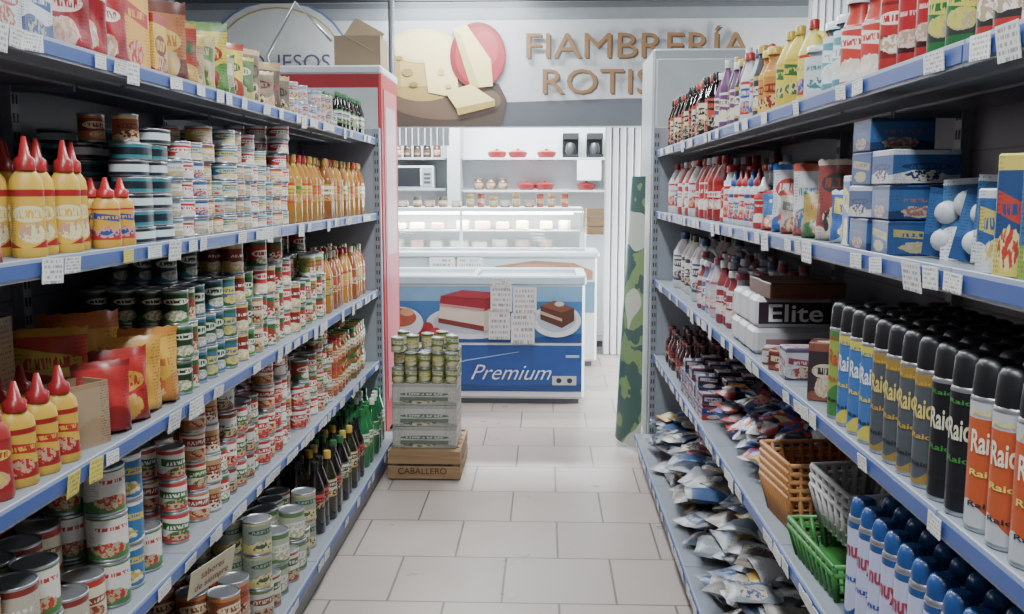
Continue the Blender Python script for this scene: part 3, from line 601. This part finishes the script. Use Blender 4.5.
for l in range(2): g.add(basket(.26,.34,.075,S1,9,.85,.008),(.80,2.29,z+l*.02),rz=.05,cols=(hx('#3f8a3c'),)*3)
g.build()
g=Group('cutlery_drainers')
for l in range(3): g.add(basket(.18,.2,.10,S1,6,.72,.009),(.80,2.31,z+.105+.024*l),rot=Matrix.Rotation(.2,3,'Z')@Matrix.Rotation(.12,3,'X'),cols=(hx('#c8c8c4'),)*3)
g.build()
g=Group('deodorant_spray_cans'); tx2=text_tpl('nuy',.036,S1,bend=.0316,weight=.0012,sx=.9); ae2=aerosol(.315,.0305,.84)
y=.95
while y<2.02:
    for k in range(4):
        rz=-.9+R.uniform(-.15,.15); x=.69+k*.066; g.add(ae2,(x,y,z),rz=rz,cols=C('#b6badA','#1c4a8a','#c0c6cc'),logo=0,sd=.12)
        if k<3: g.add(tx2,(x,y,z+.205),rz=rz,cols=(hx('#a83048'),)*3,sc=(1,1,1.3)); g.add(tx2,(x,y,z+.14),rz=rz,cols=(hx('#2c4a9a'),)*3,sc=(1.01,1.01,.5))
    y+=.068
g.build()
# ---- RIGHT base
z=RL[0]+.0005
g=Group('cleaning_cloth_bags')
PB=[C('#84888f','#6a707a','#a0a4a8'),C('#9a9a9c','#788088','#4a5878'),C('#6a7488','#989ca0','#a4a8aa'),C('#a0a09c','#5a6474','#984a4a'),C('#706a64','#908a80','#5a5a60'),C('#34507c','#989ca4','#a8a8a8'),C('#22242c','#4a4e58','#98342c'),C('#2a3648','#6a748a','#a0a4a8'),C('#5a4a44','#887a70','#2a2624'),C('#8a2a2a','#a8a8a8','#2a3a6a'),C('#3a5a8a','#c8a83a','#c0c0c0')]
for i in range(240):
    lay=i//48; y=2.0+3.28*((i%48)+rnd())/48
    g.add(bag(.16,.2,.05,i%9+200,False,8,10,center=True),(.655+.29*rnd(),y,z+.03+.034*lay),rot=Matrix.Rotation(R.uniform(0,2*pi),3,'Z')@Matrix.Rotation(-1.52+R.uniform(-.13,.13),3,'X'),cols=R.choice(PB),logo=1 if rnd()<.6 else 0)
g.build()
# ---------------------------------------------------------------- shelf talker card, floor goods
g=Group('shelf_talker_card'); rot=Matrix.Rotation(pi/2-.3,3,'Z')@Matrix.Rotation(.25,3,'X')@Matrix.Rotation(-.06,3,'Y')
g.add(T().box(-.1,.1,-.0008,.0008,-.045,.045,S1),(-.965,2.55,.50),rot=rot,cols=(hx('#d8cda8'),)*3)
for s_,zz in (('sabores',.015),('de siempre',-.018)):
    v=rot@Vector((0,-.0022,zz)); g.add(text_tpl(s_,.034),(-.965+v.x,2.55+v.y,.50+v.z),rot=rot,cols=(hx('#7a1a1a'),)*3)
g.build()
g=Group('wooden_crate')
x0,x1,y0,y1=-.87,-.47,4.98,5.48
for zz in (.01,.095):
    g.box(x0,x1,y0,y0+.012,zz,zz+.07,mat=WOOD); g.box(x0,x1,y1-.012,y1,zz,zz+.07,mat=WOOD)
    g.box(x0,x0+.012,y0+.012,y1-.012,zz,zz+.07,mat=WOOD); g.box(x1-.012,x1,y0+.012,y1-.012,zz,zz+.07,mat=WOOD)
for a in (x0+.012,x1-.042):
    for b_ in (y0+.012,y1-.042): g.box(a,a+.03,b_,b_+.03,0,.15,mat=WOOD)
for i in range(5): g.box(x0+.012,x1-.012,y0+.02+i*.09,y0+.09+i*.09,.15,.162,mat=WOOD)
g.add(text_tpl('CABALLERO',.05),(-.68,y0-.002,.055),cols=(hx('#3a2418'),)*3)
g.build()
g=Group('shrink_wrapped_cartons')
for l in range(3):
    g.add(carton(.36,.3,.122,.004),(-.675,5.2,.1625+l*.1235),rz=0,cols=C('#b8b6ae','#9c9c92','#5a6a5a'))
    g.box(-.81,-.54,5.047,5.049,.19+l*.1235,.21+l*.1235,'#6a7a6a')
g.build()
g=Group('canned_corn'); fc=can(.036,.085)
for l in range(3):
    for i in range(5):
        for j in range(4): 
            if l==2 and (i+2*j)%3!=0 : continue
            if l==1 and (i+j)%5==0 : continue
            g.add(fc,(-.675-.15+i*.075,5.09+j*.075,.1625+.3715+l*.0855),rz=R.uniform(-.3,.3),cols=R.choice([C('#98923a','#3f5a2c','#c0bc90'),C('#6a7a3a','#a8a050','#b8b8a0')]))
g.build()
# ---------------------------------------------------------------- red fridge + box on top
g=Group('beverage_fridge'); RD=hx('#a01c26')
g.box(-1.58,-.98,5.58,6.18,.1,2.30,RD,S1,.012)
g.box(-1.56,-1.0,5.572,5.58,.2,2.2,'#b8bcc0',S1); g.box(-1.585,-.975,5.57,6.185,2.28,2.33,'#c8ccd0',S1,.01)
g.box(-1.5,-1.06,5.566,5.572,.35,1.75,'#8fa0ac',GLASS); g.box(-1.05,-1.03,5.53,5.57,.9,1.3,'#303236',S1,.004)
for a in (-1.54,-1.06):
    for b_ in (5.62,6.1): g.box(a,a+.04,b_,b_+.04,0,.1,'#2a2a2c')
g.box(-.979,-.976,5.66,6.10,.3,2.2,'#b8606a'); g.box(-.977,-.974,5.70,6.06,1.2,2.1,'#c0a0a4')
g.build()
g=Group('open_cardboard_box'); KB=hx('#8f7a5e')
g.box(-1.28,-1.0,5.7,5.95,2.331,2.34,KB); g.box(-1.28,-1.0,5.7,5.706,2.34,2.52,KB); g.box(-1.28,-1.0,5.944,5.95,2.34,2.52,KB); g.box(-1.28,-1.274,5.706,5.944,2.34,2.52,KB); g.box(-1.006,-1.0,5.706,5.944,2.34,2.52,KB)
g.add(T().box(0,.2,-.003,.003,0,.14,S1),(-1.22,5.7,2.52),rot=Matrix.Rotation(.5,3,'Y')@Matrix.Rotation(-.4,3,'X'),cols=(KB,)*3)
g.build()
g=Group('ceiling_support_pole'); g.add(T().tube([(-1.03,6.3,0),(-1.03,6.3,3.5)],.02,S1,12),(0,0,0),cols=(hx('#6a6e72'),)*3); g.build()
g=Group('hanging_sign_bracket'); g.add(T().tube([(-1.475,5.2,1.962),(-1.54,5.2,2.33),(-1.375,5.2,2.62),(-1.18,5.2,2.41)],.008,METAL,8),(0,0,0)); g.build()
g=Group('upright_freezer'); g.box(.62,1.18,5.6,6.2,.08,2.42,'#a9b0b2',S1,.012); g.box(.64,1.16,5.585,5.6,.15,2.36,'#b8bfc0',S1,.006)
for a in (.66,1.1):
    for b_ in (5.64,6.12): g.box(a,a+.04,b_,b_+.04,0,.08,'#2a2a2c')
g.build()
kg2=N('banner_print'); tcg=kg2.n('ShaderNodeTexCoord').outputs['Object']
nz1=kg2.noise(tcg,2.6,1); nz2=kg2.noise(tcg,6,2)
kg2.set('Base Color',kg2.mix(kg2.ma('GREATER_THAN',nz1,.56),kg2.mix(kg2.ma('GREATER_THAN',nz2,.5),hx('#2c5a54'),hx('#6a9058')),hx('#aebcae'))); kg2.set('Roughness',.35)
t=T(); ny,nz=12,14
for i in range(nz+1):
    for j in range(ny+1):
        a=j/ny; q=i/nz; wd=.34*(1-.55*q**2.2); zz=.02+1.66*q
        t.V.append((.585-(.14-.07*q)*math.sin(a*pi*.7),5.56+wd*a,zz+.03*a*(1 if i==0 else 0)))
for i in range(nz):
    for j in range(ny):
        b=i*(ny+1)+j; t.F.append((b,b+ny+1,b+ny+2,b+1)); t.U.append(((0,0),)*4); t.M.append(0); t.S.append(True)
g=Group('promotional_banner',[kg2.m]); g.add(t,(0,0,0)); g.build()
# ---------------------------------------------------------------- chest freezer 1
E=empty('chest_freezer'); FX0,FX1,FY0,FY1=-1.35,.29,6.85,7.6
g=Group('body',parent=E); g.box(FX0,FX1,FY0,FY1,.04,.93,'#d4dade',S1,.02); g.box(FX0+.04,FX1-.04,FY0+.04,FY1-.04,0,.04,'#5a5e64')
g.box(FX0-.01,FX1+.01,FY0-.01,FY0+.06,.90,.97,'#b6d0de',S1,.012); g.box(FX0-.01,FX1+.01,FY1-.06,FY1+.01,.90,.97,'#c2dcea',S1,.012)
g.box(FX0-.01,FX0+.06,FY0+.06,FY1-.06,.90,.97,'#c2dcea'); g.box(FX1-.06,FX1+.01,FY0+.06,FY1-.06,.90,.97,'#c2dcea')
g.box(FX0+.06,FX1-.06,FY0+.06,FY1-.06,.945,.953,'#ffffff',GLASS); g.box(-.56,-.52,FY0+.06,FY1-.06,.953,.965,'#8a9298')
g.build()
def art(name,parent,y,items):
    g=Group(name,parent=parent)
    for i,(pts,c) in enumerate(items):
        t=T()
        for p in pts: t.V.append((p[0],y-.0015*(i+1),p[1]))
        t.F.append(tuple(range(len(pts)))); t.U.append(tuple((0,0) for _ in pts)); t.M.append(S1); t.S.append(False)
        g.add(t,(0,0,0),cols=(hx(c),)*3)
    g.build(); return y-.0015*(len(items)+2)
def ell(cx,cz,rx,rz,n=28,a0=0,a1=2*pi): return [(cx+rx*math.cos(a0+(a1-a0)*i/n),cz+rz*math.sin(a0+(a1-a0)*i/n)) for i in range(n)]
def rect(x0,x1,z0,z1): return [(x0,z0),(x1,z0),(x1,z1),(x0,z1)]
k=.00755
def fx(x): return (x-546)*k
it=[(rect(FX0+.02,FX1-.02,.47,.89),'#3a78b4'),(rect(FX0+.02,FX1-.02,.78,.89),'#74a8cc')]
it+=[([(FX0+.02,.47),(FX1-.02,.47),(FX1-.02,.54),(-.2,.50),(-.7,.56),(FX0+.02,.5)],'#1d4a8c')]
it+=[(ell(-.56,.62,.33,.125),'#d4dadf'),(ell(-.56,.63,.28,.095),'#b0c0cc'),
     ([(-.80,.62),(-.46,.555),(-.45,.80),(-.78,.82)],'#d6cdb8'),([(-.80,.62),(-.46,.555),(-.46,.595),(-.80,.655)],'#7a3230'),([(-.79,.75),(-.455,.71),(-.45,.80),(-.78,.82)],'#982430'),([(-.79,.75),(-.455,.71),(-.455,.725),(-.79,.765)],'#c8808a'),([(-.78,.82),(-.45,.80),(-.34,.845),(-.62,.865)],'#a83440'),([(-.46,.555),(-.34,.61),(-.34,.845),(-.45,.80)],'#c8bca0'),([(-.455,.71),(-.34,.755),(-.34,.845),(-.45,.80)],'#8a1e2a'),
     (ell(-.88,.58,.045,.045),'#a82830'),(ell(-.82,.55,.04,.035),'#b83a3a'),(ell(-.93,.55,.035,.035),'#982028')]
it+=[(ell(.08,.64,.18,.125),'#d4dadf'),(ell(.08,.65,.145,.095),'#a8b8c4'),([(-.04,.65),(.12,.585),(.21,.64),(.21,.735),(.06,.79),(-.04,.75)],'#5a3426'),([(-.04,.75),(.12,.70),(.21,.735),(.06,.79)],'#7e4e38'),([(-.04,.69),(.12,.635),(.12,.655),(-.04,.715)],'#b89a84'),(ell(.10,.765,.035,.018),'#c8b8a8')]
it+=[(ell(-1.08,.62,.17,.12),'#d4dadf'),(ell(-1.08,.66,.12,.07),'#a85a40'),(ell(-1.03,.70,.05,.03),'#d09a70')]
yy=art('poster_print',E,FY0-.001,it)
y2=art('lower_panel',E,FY0-.001,[(rect(FX0+.02,FX1-.02,.10,.45),'#22509a'),([(FX0+.02,.10),(FX1-.02,.10),(FX1-.02,.16),(-.4,.14),(FX0+.02,.2)],'#1c447e'),(rect(FX0+.02,FX1-.02,.452,.462),'#d0dce4'),(rect(FX1-.24,FX1-.06,.15,.22),'#b8c0c8'),(ell(FX1-.19,.185,.02,.02),'#30343a'),(ell(FX1-.11,.185,.02,.02),'#30343a'),(rect(FX1-.14,FX1-.04,.36,.38),'#9ab8d8'),([(-.95,.2),(-.6,.33),(-.2,.40),(-.2,.405),(-.6,.34),(-.95,.21)],'#8ab0dc')])
g=Group('freezer_lettering',parent=E); g.add(text_tpl('Premium',.165,S1,shear=.45,weight=-.001),(-.27,y2-.001,.25),cols=(hx('#d8e2ee'),)*3); g.add(text_tpl('La',.2,S1,shear=.35),(-.74,y2-.001,.29),cols=(hx('#d8e2ee'),)*3); g.build()
g=Group('taped_notices',parent=E)
for i,(a,b_,c,d) in enumerate(((fx(490),fx(511),.50,.71),(fx(512),fx(535),.47,.70),(fx(492),fx(513),.71,.90),(fx(514),fx(537),.70,.89),(fx(494),fx(512),.88,.955))):
    g.add(T().box(a,b_,-.0006,.0006,c,d,TAG),(0,yy-.003-.0015*i,0),cols=(hx('#c8c8c6'),)*3,sd=rnd())
g.build()
E=empty('display_freezer'); g=Group('body',parent=E)
g.box(-1.5,.46,8.35,8.95,.05,1.0,'#d6dcde',S1,.02); g.box(-1.46,.42,8.4,8.9,0,.05,'#5a5e64'); g.box(-1.52,.48,8.33,8.97,1.0,1.05,'#d2dfe4',S1,.012); g.box(-1.4,.36,8.45,8.85,1.05,1.056,'#ffffff',GLASS)
g.build()
yy=art('front_print',E,8.349,[(rect(-1.48,.44,.5,.98),'#c8d4d8'),(rect(-1.48,.44,.5,.78),'#5a8a9a'),([(-.62,.84),(-.45,.92),(-.1,.97),(.25,.95),(.42,.88),(.42,.80),(-.5,.78)],'#a87a5c'),([(-.5,.86),(-.2,.945),(.1,.93),(-.1,.85)],'#c08468'),([(.0,.88),(.2,.93),(.38,.88),(.2,.84)],'#b86a4c'),(rect(-.2,.3,.79,.82),'#5a7a4c')])
g=Group('paper_notices',parent=E)
for a in (-1.05,-.8): g.add(T().box(a,a+.23,-.0006,.0006,.8,1.0,TAG),(0,yy-.003,0),cols=(hx('#dcdcd8'),)*3,sd=rnd())
g.build()
# ---------------------------------------------------------------- deli counter
E=empty('deli_counter'); g=Group('cabinet',parent=E); DX0,DX1,DY=-2.2,.38,9.45
g.box(DX0,DX1,DY,DY+.8,.08,.98,'#dfe3e4',S1,.01); g.box(DX0+.05,DX1-.05,DY+.05,DY+.75,0,.08,'#4a4e54')
g.box(DX0,DX1,DY+.74,DY+.8,.98,1.36,'#dfe3e4'); g.box(DX0,DX1,DY+.2,DY+.8,1.38,1.42,'#e2e6e8',S1,.006)
for a in (DX0,-.9,DX1-.03): g.box(a,a+.03,DY+.22,DY+.25,.98,1.38,'#c0c6ca')
g.box(DX0,DX1,DY+.3,DY+.7,1.17,1.182,'#d8dee0')
g.build()
g=Group('glass_front',parent=E)
t=T(); pts=[(DY+.01,.98),(DY+.02,1.15),(DY+.06,1.28),(DY+.13,1.36),(DY+.22,1.4)]
for yv,zv in pts: t.V+= [(DX0,yv,zv),(DX1,yv,zv)]
for i in range(4): t.F.append((2*i,2*i+1,2*i+3,2*i+2)); t.U.append(((0,0),)*4); t.M.append(GLASS); t.S.append(True)
g.add(t,(0,0,0)); g.build()
g=Group('counter_lamp',parent=E); g.add(T().tube([(DX0+.1,DY+.28,1.36),(DX1-.1,DY+.28,1.36)],.014,EMIT,8),(0,0,0)); g.build()
g=Group('cheese_and_cold_cuts',parent=E)
for lv,zz in ((0,.981),(1,1.183)):
    x=DX0+.15
    while x<DX1-.15:
        c=R.choice(['#d8c89a','#c89a90','#e0d8c0','#b8847c','#d8d4cc','#c8a89a'])
        tt=T(); w=.08+.04*rnd(); 
        if rnd()<.5: tt.disk(w*.7,.1,S1); tt.strip([(w*.7,0),(w*.75,.01),(w*.75,.09),(w*.7,.1)],S1)
        else: tt.box(-w*.8,w*.8,-.1,.1,0,.07+.03*rnd(),S1,.015)
        g.add(tt,(x,DY+.45,zz),cols=(hx(c),)*3); x+=.2+.06*rnd()
g.build()
g=Group('countertop_jars_and_packs',parent=E)
x=DX0+.2; jj=jar(.11,.045); jl=jar(.14,.04)
while x<DX1-.1:
    if rnd()<.6: g.add(R.choice([jj,jl]),(x,DY+.4+R.uniform(-.05,.05),1.4205),rz=rnd(),cols=R.choice([C('#c8a080','#a83a2a','#a85a3a'),C('#d8c8a0','#5a6a5a','#8a5a4a'),C('#c8c8c0','#c8a030','#9a7a5a')]))
    else: g.add(carton(.1,.08,.07),(x,DY+.4,1.4205),cols=R.choice([C('#b89a8a','#8a5a4a','#d8c8a0'),C('#c8b8a0','#7a5a4a','#d8d8d0')]))
    x+=.11+.04*rnd()
g.build()
E=empty('back_wall_shelves'); g=Group('boards',parent=E)
for zz in (2.0,1.6): g.box(-1.05,.75,11.7,12.0,zz-.03,zz,'#aeb4b8',S1,.004)
for zz in (2.0,1.62): g.box(-2.6,-1.25,11.6,12.0,zz-.03,zz,'#9aa0a4',S1,.004)
g.box(-1.22,-1.06,11.5,12.0,0,3.45,'#b0b6b8',S1,.005)
g.build()
g=Group('red_cookware',parent=E); pot=T(); pot.disk(.08,0,S1,up=False); pot.strip([(.08,0),(.11,.03),(.12,.08),(.125,.085)],S1); pot.strip([(.12,.085),(.08,.11),(.02,.12)],S2); pot.strip([(.018,.12),(.02,.14)],S2); pot.disk(.02,.14,S2); pot=pot.fin()
for x in (-.62,-.36,0.0): g.add(pot,(x,11.82,2.0005),cols=C('#b01c22','#98161c','#000000'),sc=(1,1,.8))
for x in (-.25,-.02,.5): g.add(pot,(x,11.82,1.6005),cols=C('#b01c22','#98161c','#000000'),sc=(1,1,.8))
g.build()
g=Group('coffee_makers',parent=E)
for x in (.3,.6):
    g.box(x-.1,x+.1,11.72,11.95,2.0005,2.04,'#1c1e20',S1,.008); g.box(x-.1,x+.1,11.88,11.95,2.04,2.3,'#1c1e20',S1,.008); g.box(x-.1,x+.1,11.72,11.95,2.22,2.3,'#26282c',S1,.008)
    tt=T(); tt.disk(.05,.0,S1); tt.strip([(.05,0),(.065,.04),(.06,.1),(.045,.14)],S1); tt.disk(.045,.14,S1); g.add(tt,(x,11.79,2.041),cols=(hx('#3a3c40'),)*3)
g.box(.38,.68,11.695,11.699,1.72,1.97,'#d8dadb') 
g.build()
g=Group('storage_jars',parent=E)
x=-2.5
while x<-1.3: g.add(jar(.16,.05),(x,11.8,2.0005),cols=R.choice([C('#5a4a3a','#2a2a2a','#4a3a2a'),C('#c8c0b0','#8a3a2a','#6a4a3a')])); x+=.125
for x in (-.85,-.7,-.55): g.add(jar(.14,.06),(x,11.82,1.6005),cols=C('#a8927a','#5a4636','#7a5a44'))
g.build()
g=Group('microwave_oven',parent=E); g.box(-1.95,-1.4,11.62,11.95,1.6205,1.9,'#b8bcc0',S1,.01); g.box(-1.92,-1.56,11.612,11.62,1.645,1.875,'#1e2226',S1,.004); g.box(-1.54,-1.42,11.614,11.62,1.645,1.875,'#8a8e92'); g.box(-1.565,-1.55,11.59,11.61,1.66,1.86,'#d0d4d8',S1,.003)
for i in range(3): g.box(-1.52,-1.44,11.611,11.614,1.68+.05*i,1.71+.05*i,'#3a3e42')
g.build()
g=Group('side_cabinet'); g.box(.40,.62,9.45,9.9,.06,1.15,'#d0d4d6',S1,.008); g.box(.42,.60,9.47,9.88,0,.06,'#4a4e54'); g.box(.42,.60,9.442,9.45,.12,1.1,'#dcdfe0',S1,.004); g.box(.44,.45,9.425,9.442,.6,.8,'#808488'); g.build()
g=Group('wooden_crate.001')
for i in range(3): g.box(.41,.61,9.5,9.51,1.152+i*.09,1.225+i*.09,mat=WOOD); g.box(.41,.61,9.84,9.85,1.152+i*.09,1.225+i*.09,mat=WOOD); g.box(.41,.42,9.51,9.84,1.152+i*.09,1.225+i*.09,mat=WOOD); g.box(.60,.61,9.51,9.84,1.152+i*.09,1.225+i*.09,mat=WOOD)
for a in (.42,.58):
    for b_ in (9.51,9.82): g.box(a,a+.02,b_,b_+.02,1.151,1.41,mat=WOOD)
g.build()
# ---------------------------------------------------------------- sign
E=empty('store_sign'); SY=8.5
def sX(x): return (x-546)*.0089
def sZ(y): return 1.6+(190-y)*.00885
g=Group('sign_board',parent=E); g.box(sX(175),sX(806),SY,SY+.08,2.16,3.26,'#9a9d9e',S1,.005)
g.box(sX(175)-.03,sX(806)+.03,SY-.02,SY+.1,3.26,3.36,'#2c3036'); 
for x in (-3.0,-1.0,1.0,2.1): g.box(x-.02,x+.02,SY+.03,SY+.05,3.36,3.5,'#2c3036')
g.build()
it=[([(sX(178),2.17),(sX(803),2.17),(sX(803),2.42),(sX(620),2.41),(sX(500),2.38),(sX(392),2.36),(sX(178),2.30)],'#44484e'),
    (rect(sX(178),sX(803),3.10,3.25),'#6d7276'),(rect(sX(178),sX(803),3.20,3.25),'#4d5256'),
    (ell(sX(275),sZ(62),.66,.56),'#4d5f83'),(ell(sX(275),sZ(62),.64,.54),'#a3a5a3'),(ell(sX(275),sZ(62),.59,.49),'#8e8050'),(ell(sX(275),sZ(62),.575,.475),'#a6a8a6'),
    ([(sX(180),sZ(68)),(sX(368),sZ(68)),(sX(368),sZ(52)),(sX(180),sZ(52))],'#a6a8a6'),
    ([(sX(386),2.17),(sX(500),2.17),(sX(506),sZ(100)),(sX(498),sZ(84)),(sX(470),sZ(78)),(sX(400),sZ(78)),(sX(386),sZ(92))],'#3e322a'),
    (ell(sX(444),sZ(100),.50,.17),'#584536'),
    (ell(sX(421),sZ(86),.29,.13),'#8e763e'),(rect(sX(421)-.29,sX(421)+.29,sZ(86),sZ(46)),'#a48c4e'),(rect(sX(421)-.29,sX(421)-.2,sZ(88),sZ(48)),'#8e7840'),(ell(sX(421),sZ(46),.29,.15),'#bcac74'),(ell(sX(421),sZ(46),.25,.125),'#c4b580'),
    ([(sX(421),sZ(46)),(sX(454),sZ(52)),(sX(458),sZ(98)),(sX(427),sZ(92))],'#c8b87c'),
    (ell(sX(406),sZ(72),.05,.035),'#86703a'),(ell(sX(398),sZ(58),.03,.02),'#86703a'),(ell(sX(412),sZ(84),.04,.02),'#7a6434'),(ell(sX(440),sZ(72),.03,.03),'#a8965a'),(ell(sX(447),sZ(86),.025,.02),'#a8965a'),
    (ell(sX(477),sZ(56),.25,.29),'#721820'),(ell(sX(479),sZ(57),.22,.26),'#8a262e'),(ell(sX(484),sZ(50),.12,.16),'#963640'),
    ([(sX(452),sZ(30)),(sX(466),sZ(26)),(sX(490),sZ(60)),(sX(492),sZ(86)),(sX(470),sZ(88))],'#beae70'),([(sX(452),sZ(30)),(sX(460),sZ(36)),(sX(478),sZ(86)),(sX(470),sZ(88))],'#a49458'),
    ([(sX(444),sZ(92)),(sX(470),sZ(84)),(sX(494),sZ(100)),(sX(455),sZ(108))],'#c4b270'),([(sX(455),sZ(108)),(sX(494),sZ(100)),(sX(494),sZ(106)),(sX(457),sZ(115))],'#907838')]
it=[([(p[0],min(3.25,max(2.17,p[1]))) for p in pts],c) for pts,c in it]
ys=art('printed_artwork',E,SY-.001,it)
g=Group('sign_lettering',parent=E)
for cc,dd,yo in (('#3a2e1e',.014,0),('#6e4e2a',0,-.002)):
    g.add(text_tpl('FIAMBRERÍA',.31,S1,sx=1.2),(sX(634)+dd,ys+yo,2.87-dd),cols=(hx(cc),)*3)
    g.add(text_tpl('ROTISERÍA',.31,S1,sx=1.2),(sX(638)+dd,ys+yo,2.56-dd),cols=(hx(cc),)*3)
g.add(text_tpl('QUESOS',.2,S1),(sX(287),ys-.001,2.735),cols=(hx('#3f3f58'),)*3)
g.add(text_tpl('sabores y tradicion',.10,S1),(sX(310),ys-.001,2.5),cols=(hx('#4a4a58'),)*3)
g.build()
# ---------------------------------------------------------------- lamps
def lamp(name,x,y,z,sx_,sy_,e,col=(1,1,1),rot=(0,0,0)):
    d=bpy.data.lights.new(name,'AREA'); d.shape='RECTANGLE'; d.size=sx_; d.size_y=sy_; d.energy=e; d.color=col
    o=bpy.data.objects.new(name,d); bpy.context.scene.collection.objects.link(o); o.location=(x,y,z); o.rotation_euler=rot; return o
def fixture(x,y,e,along='Y'):
    E=empty('fluorescent_ceiling_light'); g=Group('housing_and_tubes',parent=E)
    dx,dy=(.12,.6) if along=='Y' else (.6,.12)
    g.box(x-dx,x+dx,y-dy,y+dy,3.44,3.5,'#c8ccd0',S1,.004)
    for o_ in (-.05,.05):
        p=[(x+o_,y-dy+.03,3.415),(x+o_,y+dy-.03,3.415)] if along=='Y' else [(x-dx+.03,y+o_,3.415),(x+dx-.03,y+o_,3.415)]
        g.add(T().tube(p,.014,EMIT,8),(0,0,0))
    g.build(); l=lamp('tube_light',x,y,3.38,dx*2,dy*2,e,(.92,.97,1)); l.parent=E
fixture(-.15,-.7,60); fixture(-.15,1.1,62); fixture(-.15,3.4,56); fixture(-.15,5.9,80)
fixture(-2.4,4.0,35); fixture(2.2,4.0,35)
fixture(-.8,7.9,125,'X'); fixture(-1.2,10.6,300,'X'); fixture(.2,10.6,280,'X')
l=lamp('window_daylight',3.35,7.5,1.4,2.1,2.1,420,(.95,.98,1),(0,pi/2,0))
l=lamp('counter_light',-.9,DY+.3,1.34,2.3,.06,90,(1,1,1))
w=bpy.data.worlds.new('store_ambient'); bpy.context.scene.world=w; w.use_nodes=True; w.node_tree.nodes['Background'].inputs[0].default_value=(.6,.65,.72,1); w.node_tree.nodes['Background'].inputs[1].default_value=.4
# ---------------------------------------------------------------- camera
cd=bpy.data.cameras.new('camera'); cd.sensor_width=36; cd.lens=36*930/1024; cd.clip_start=.05
co=bpy.data.objects.new('camera',cd); bpy.context.scene.collection.objects.link(co); co.location=(0,0,1.6)
co.rotation_euler=(math.radians(90-7.17),0,math.radians(2.1)); bpy.context.scene.camera=co
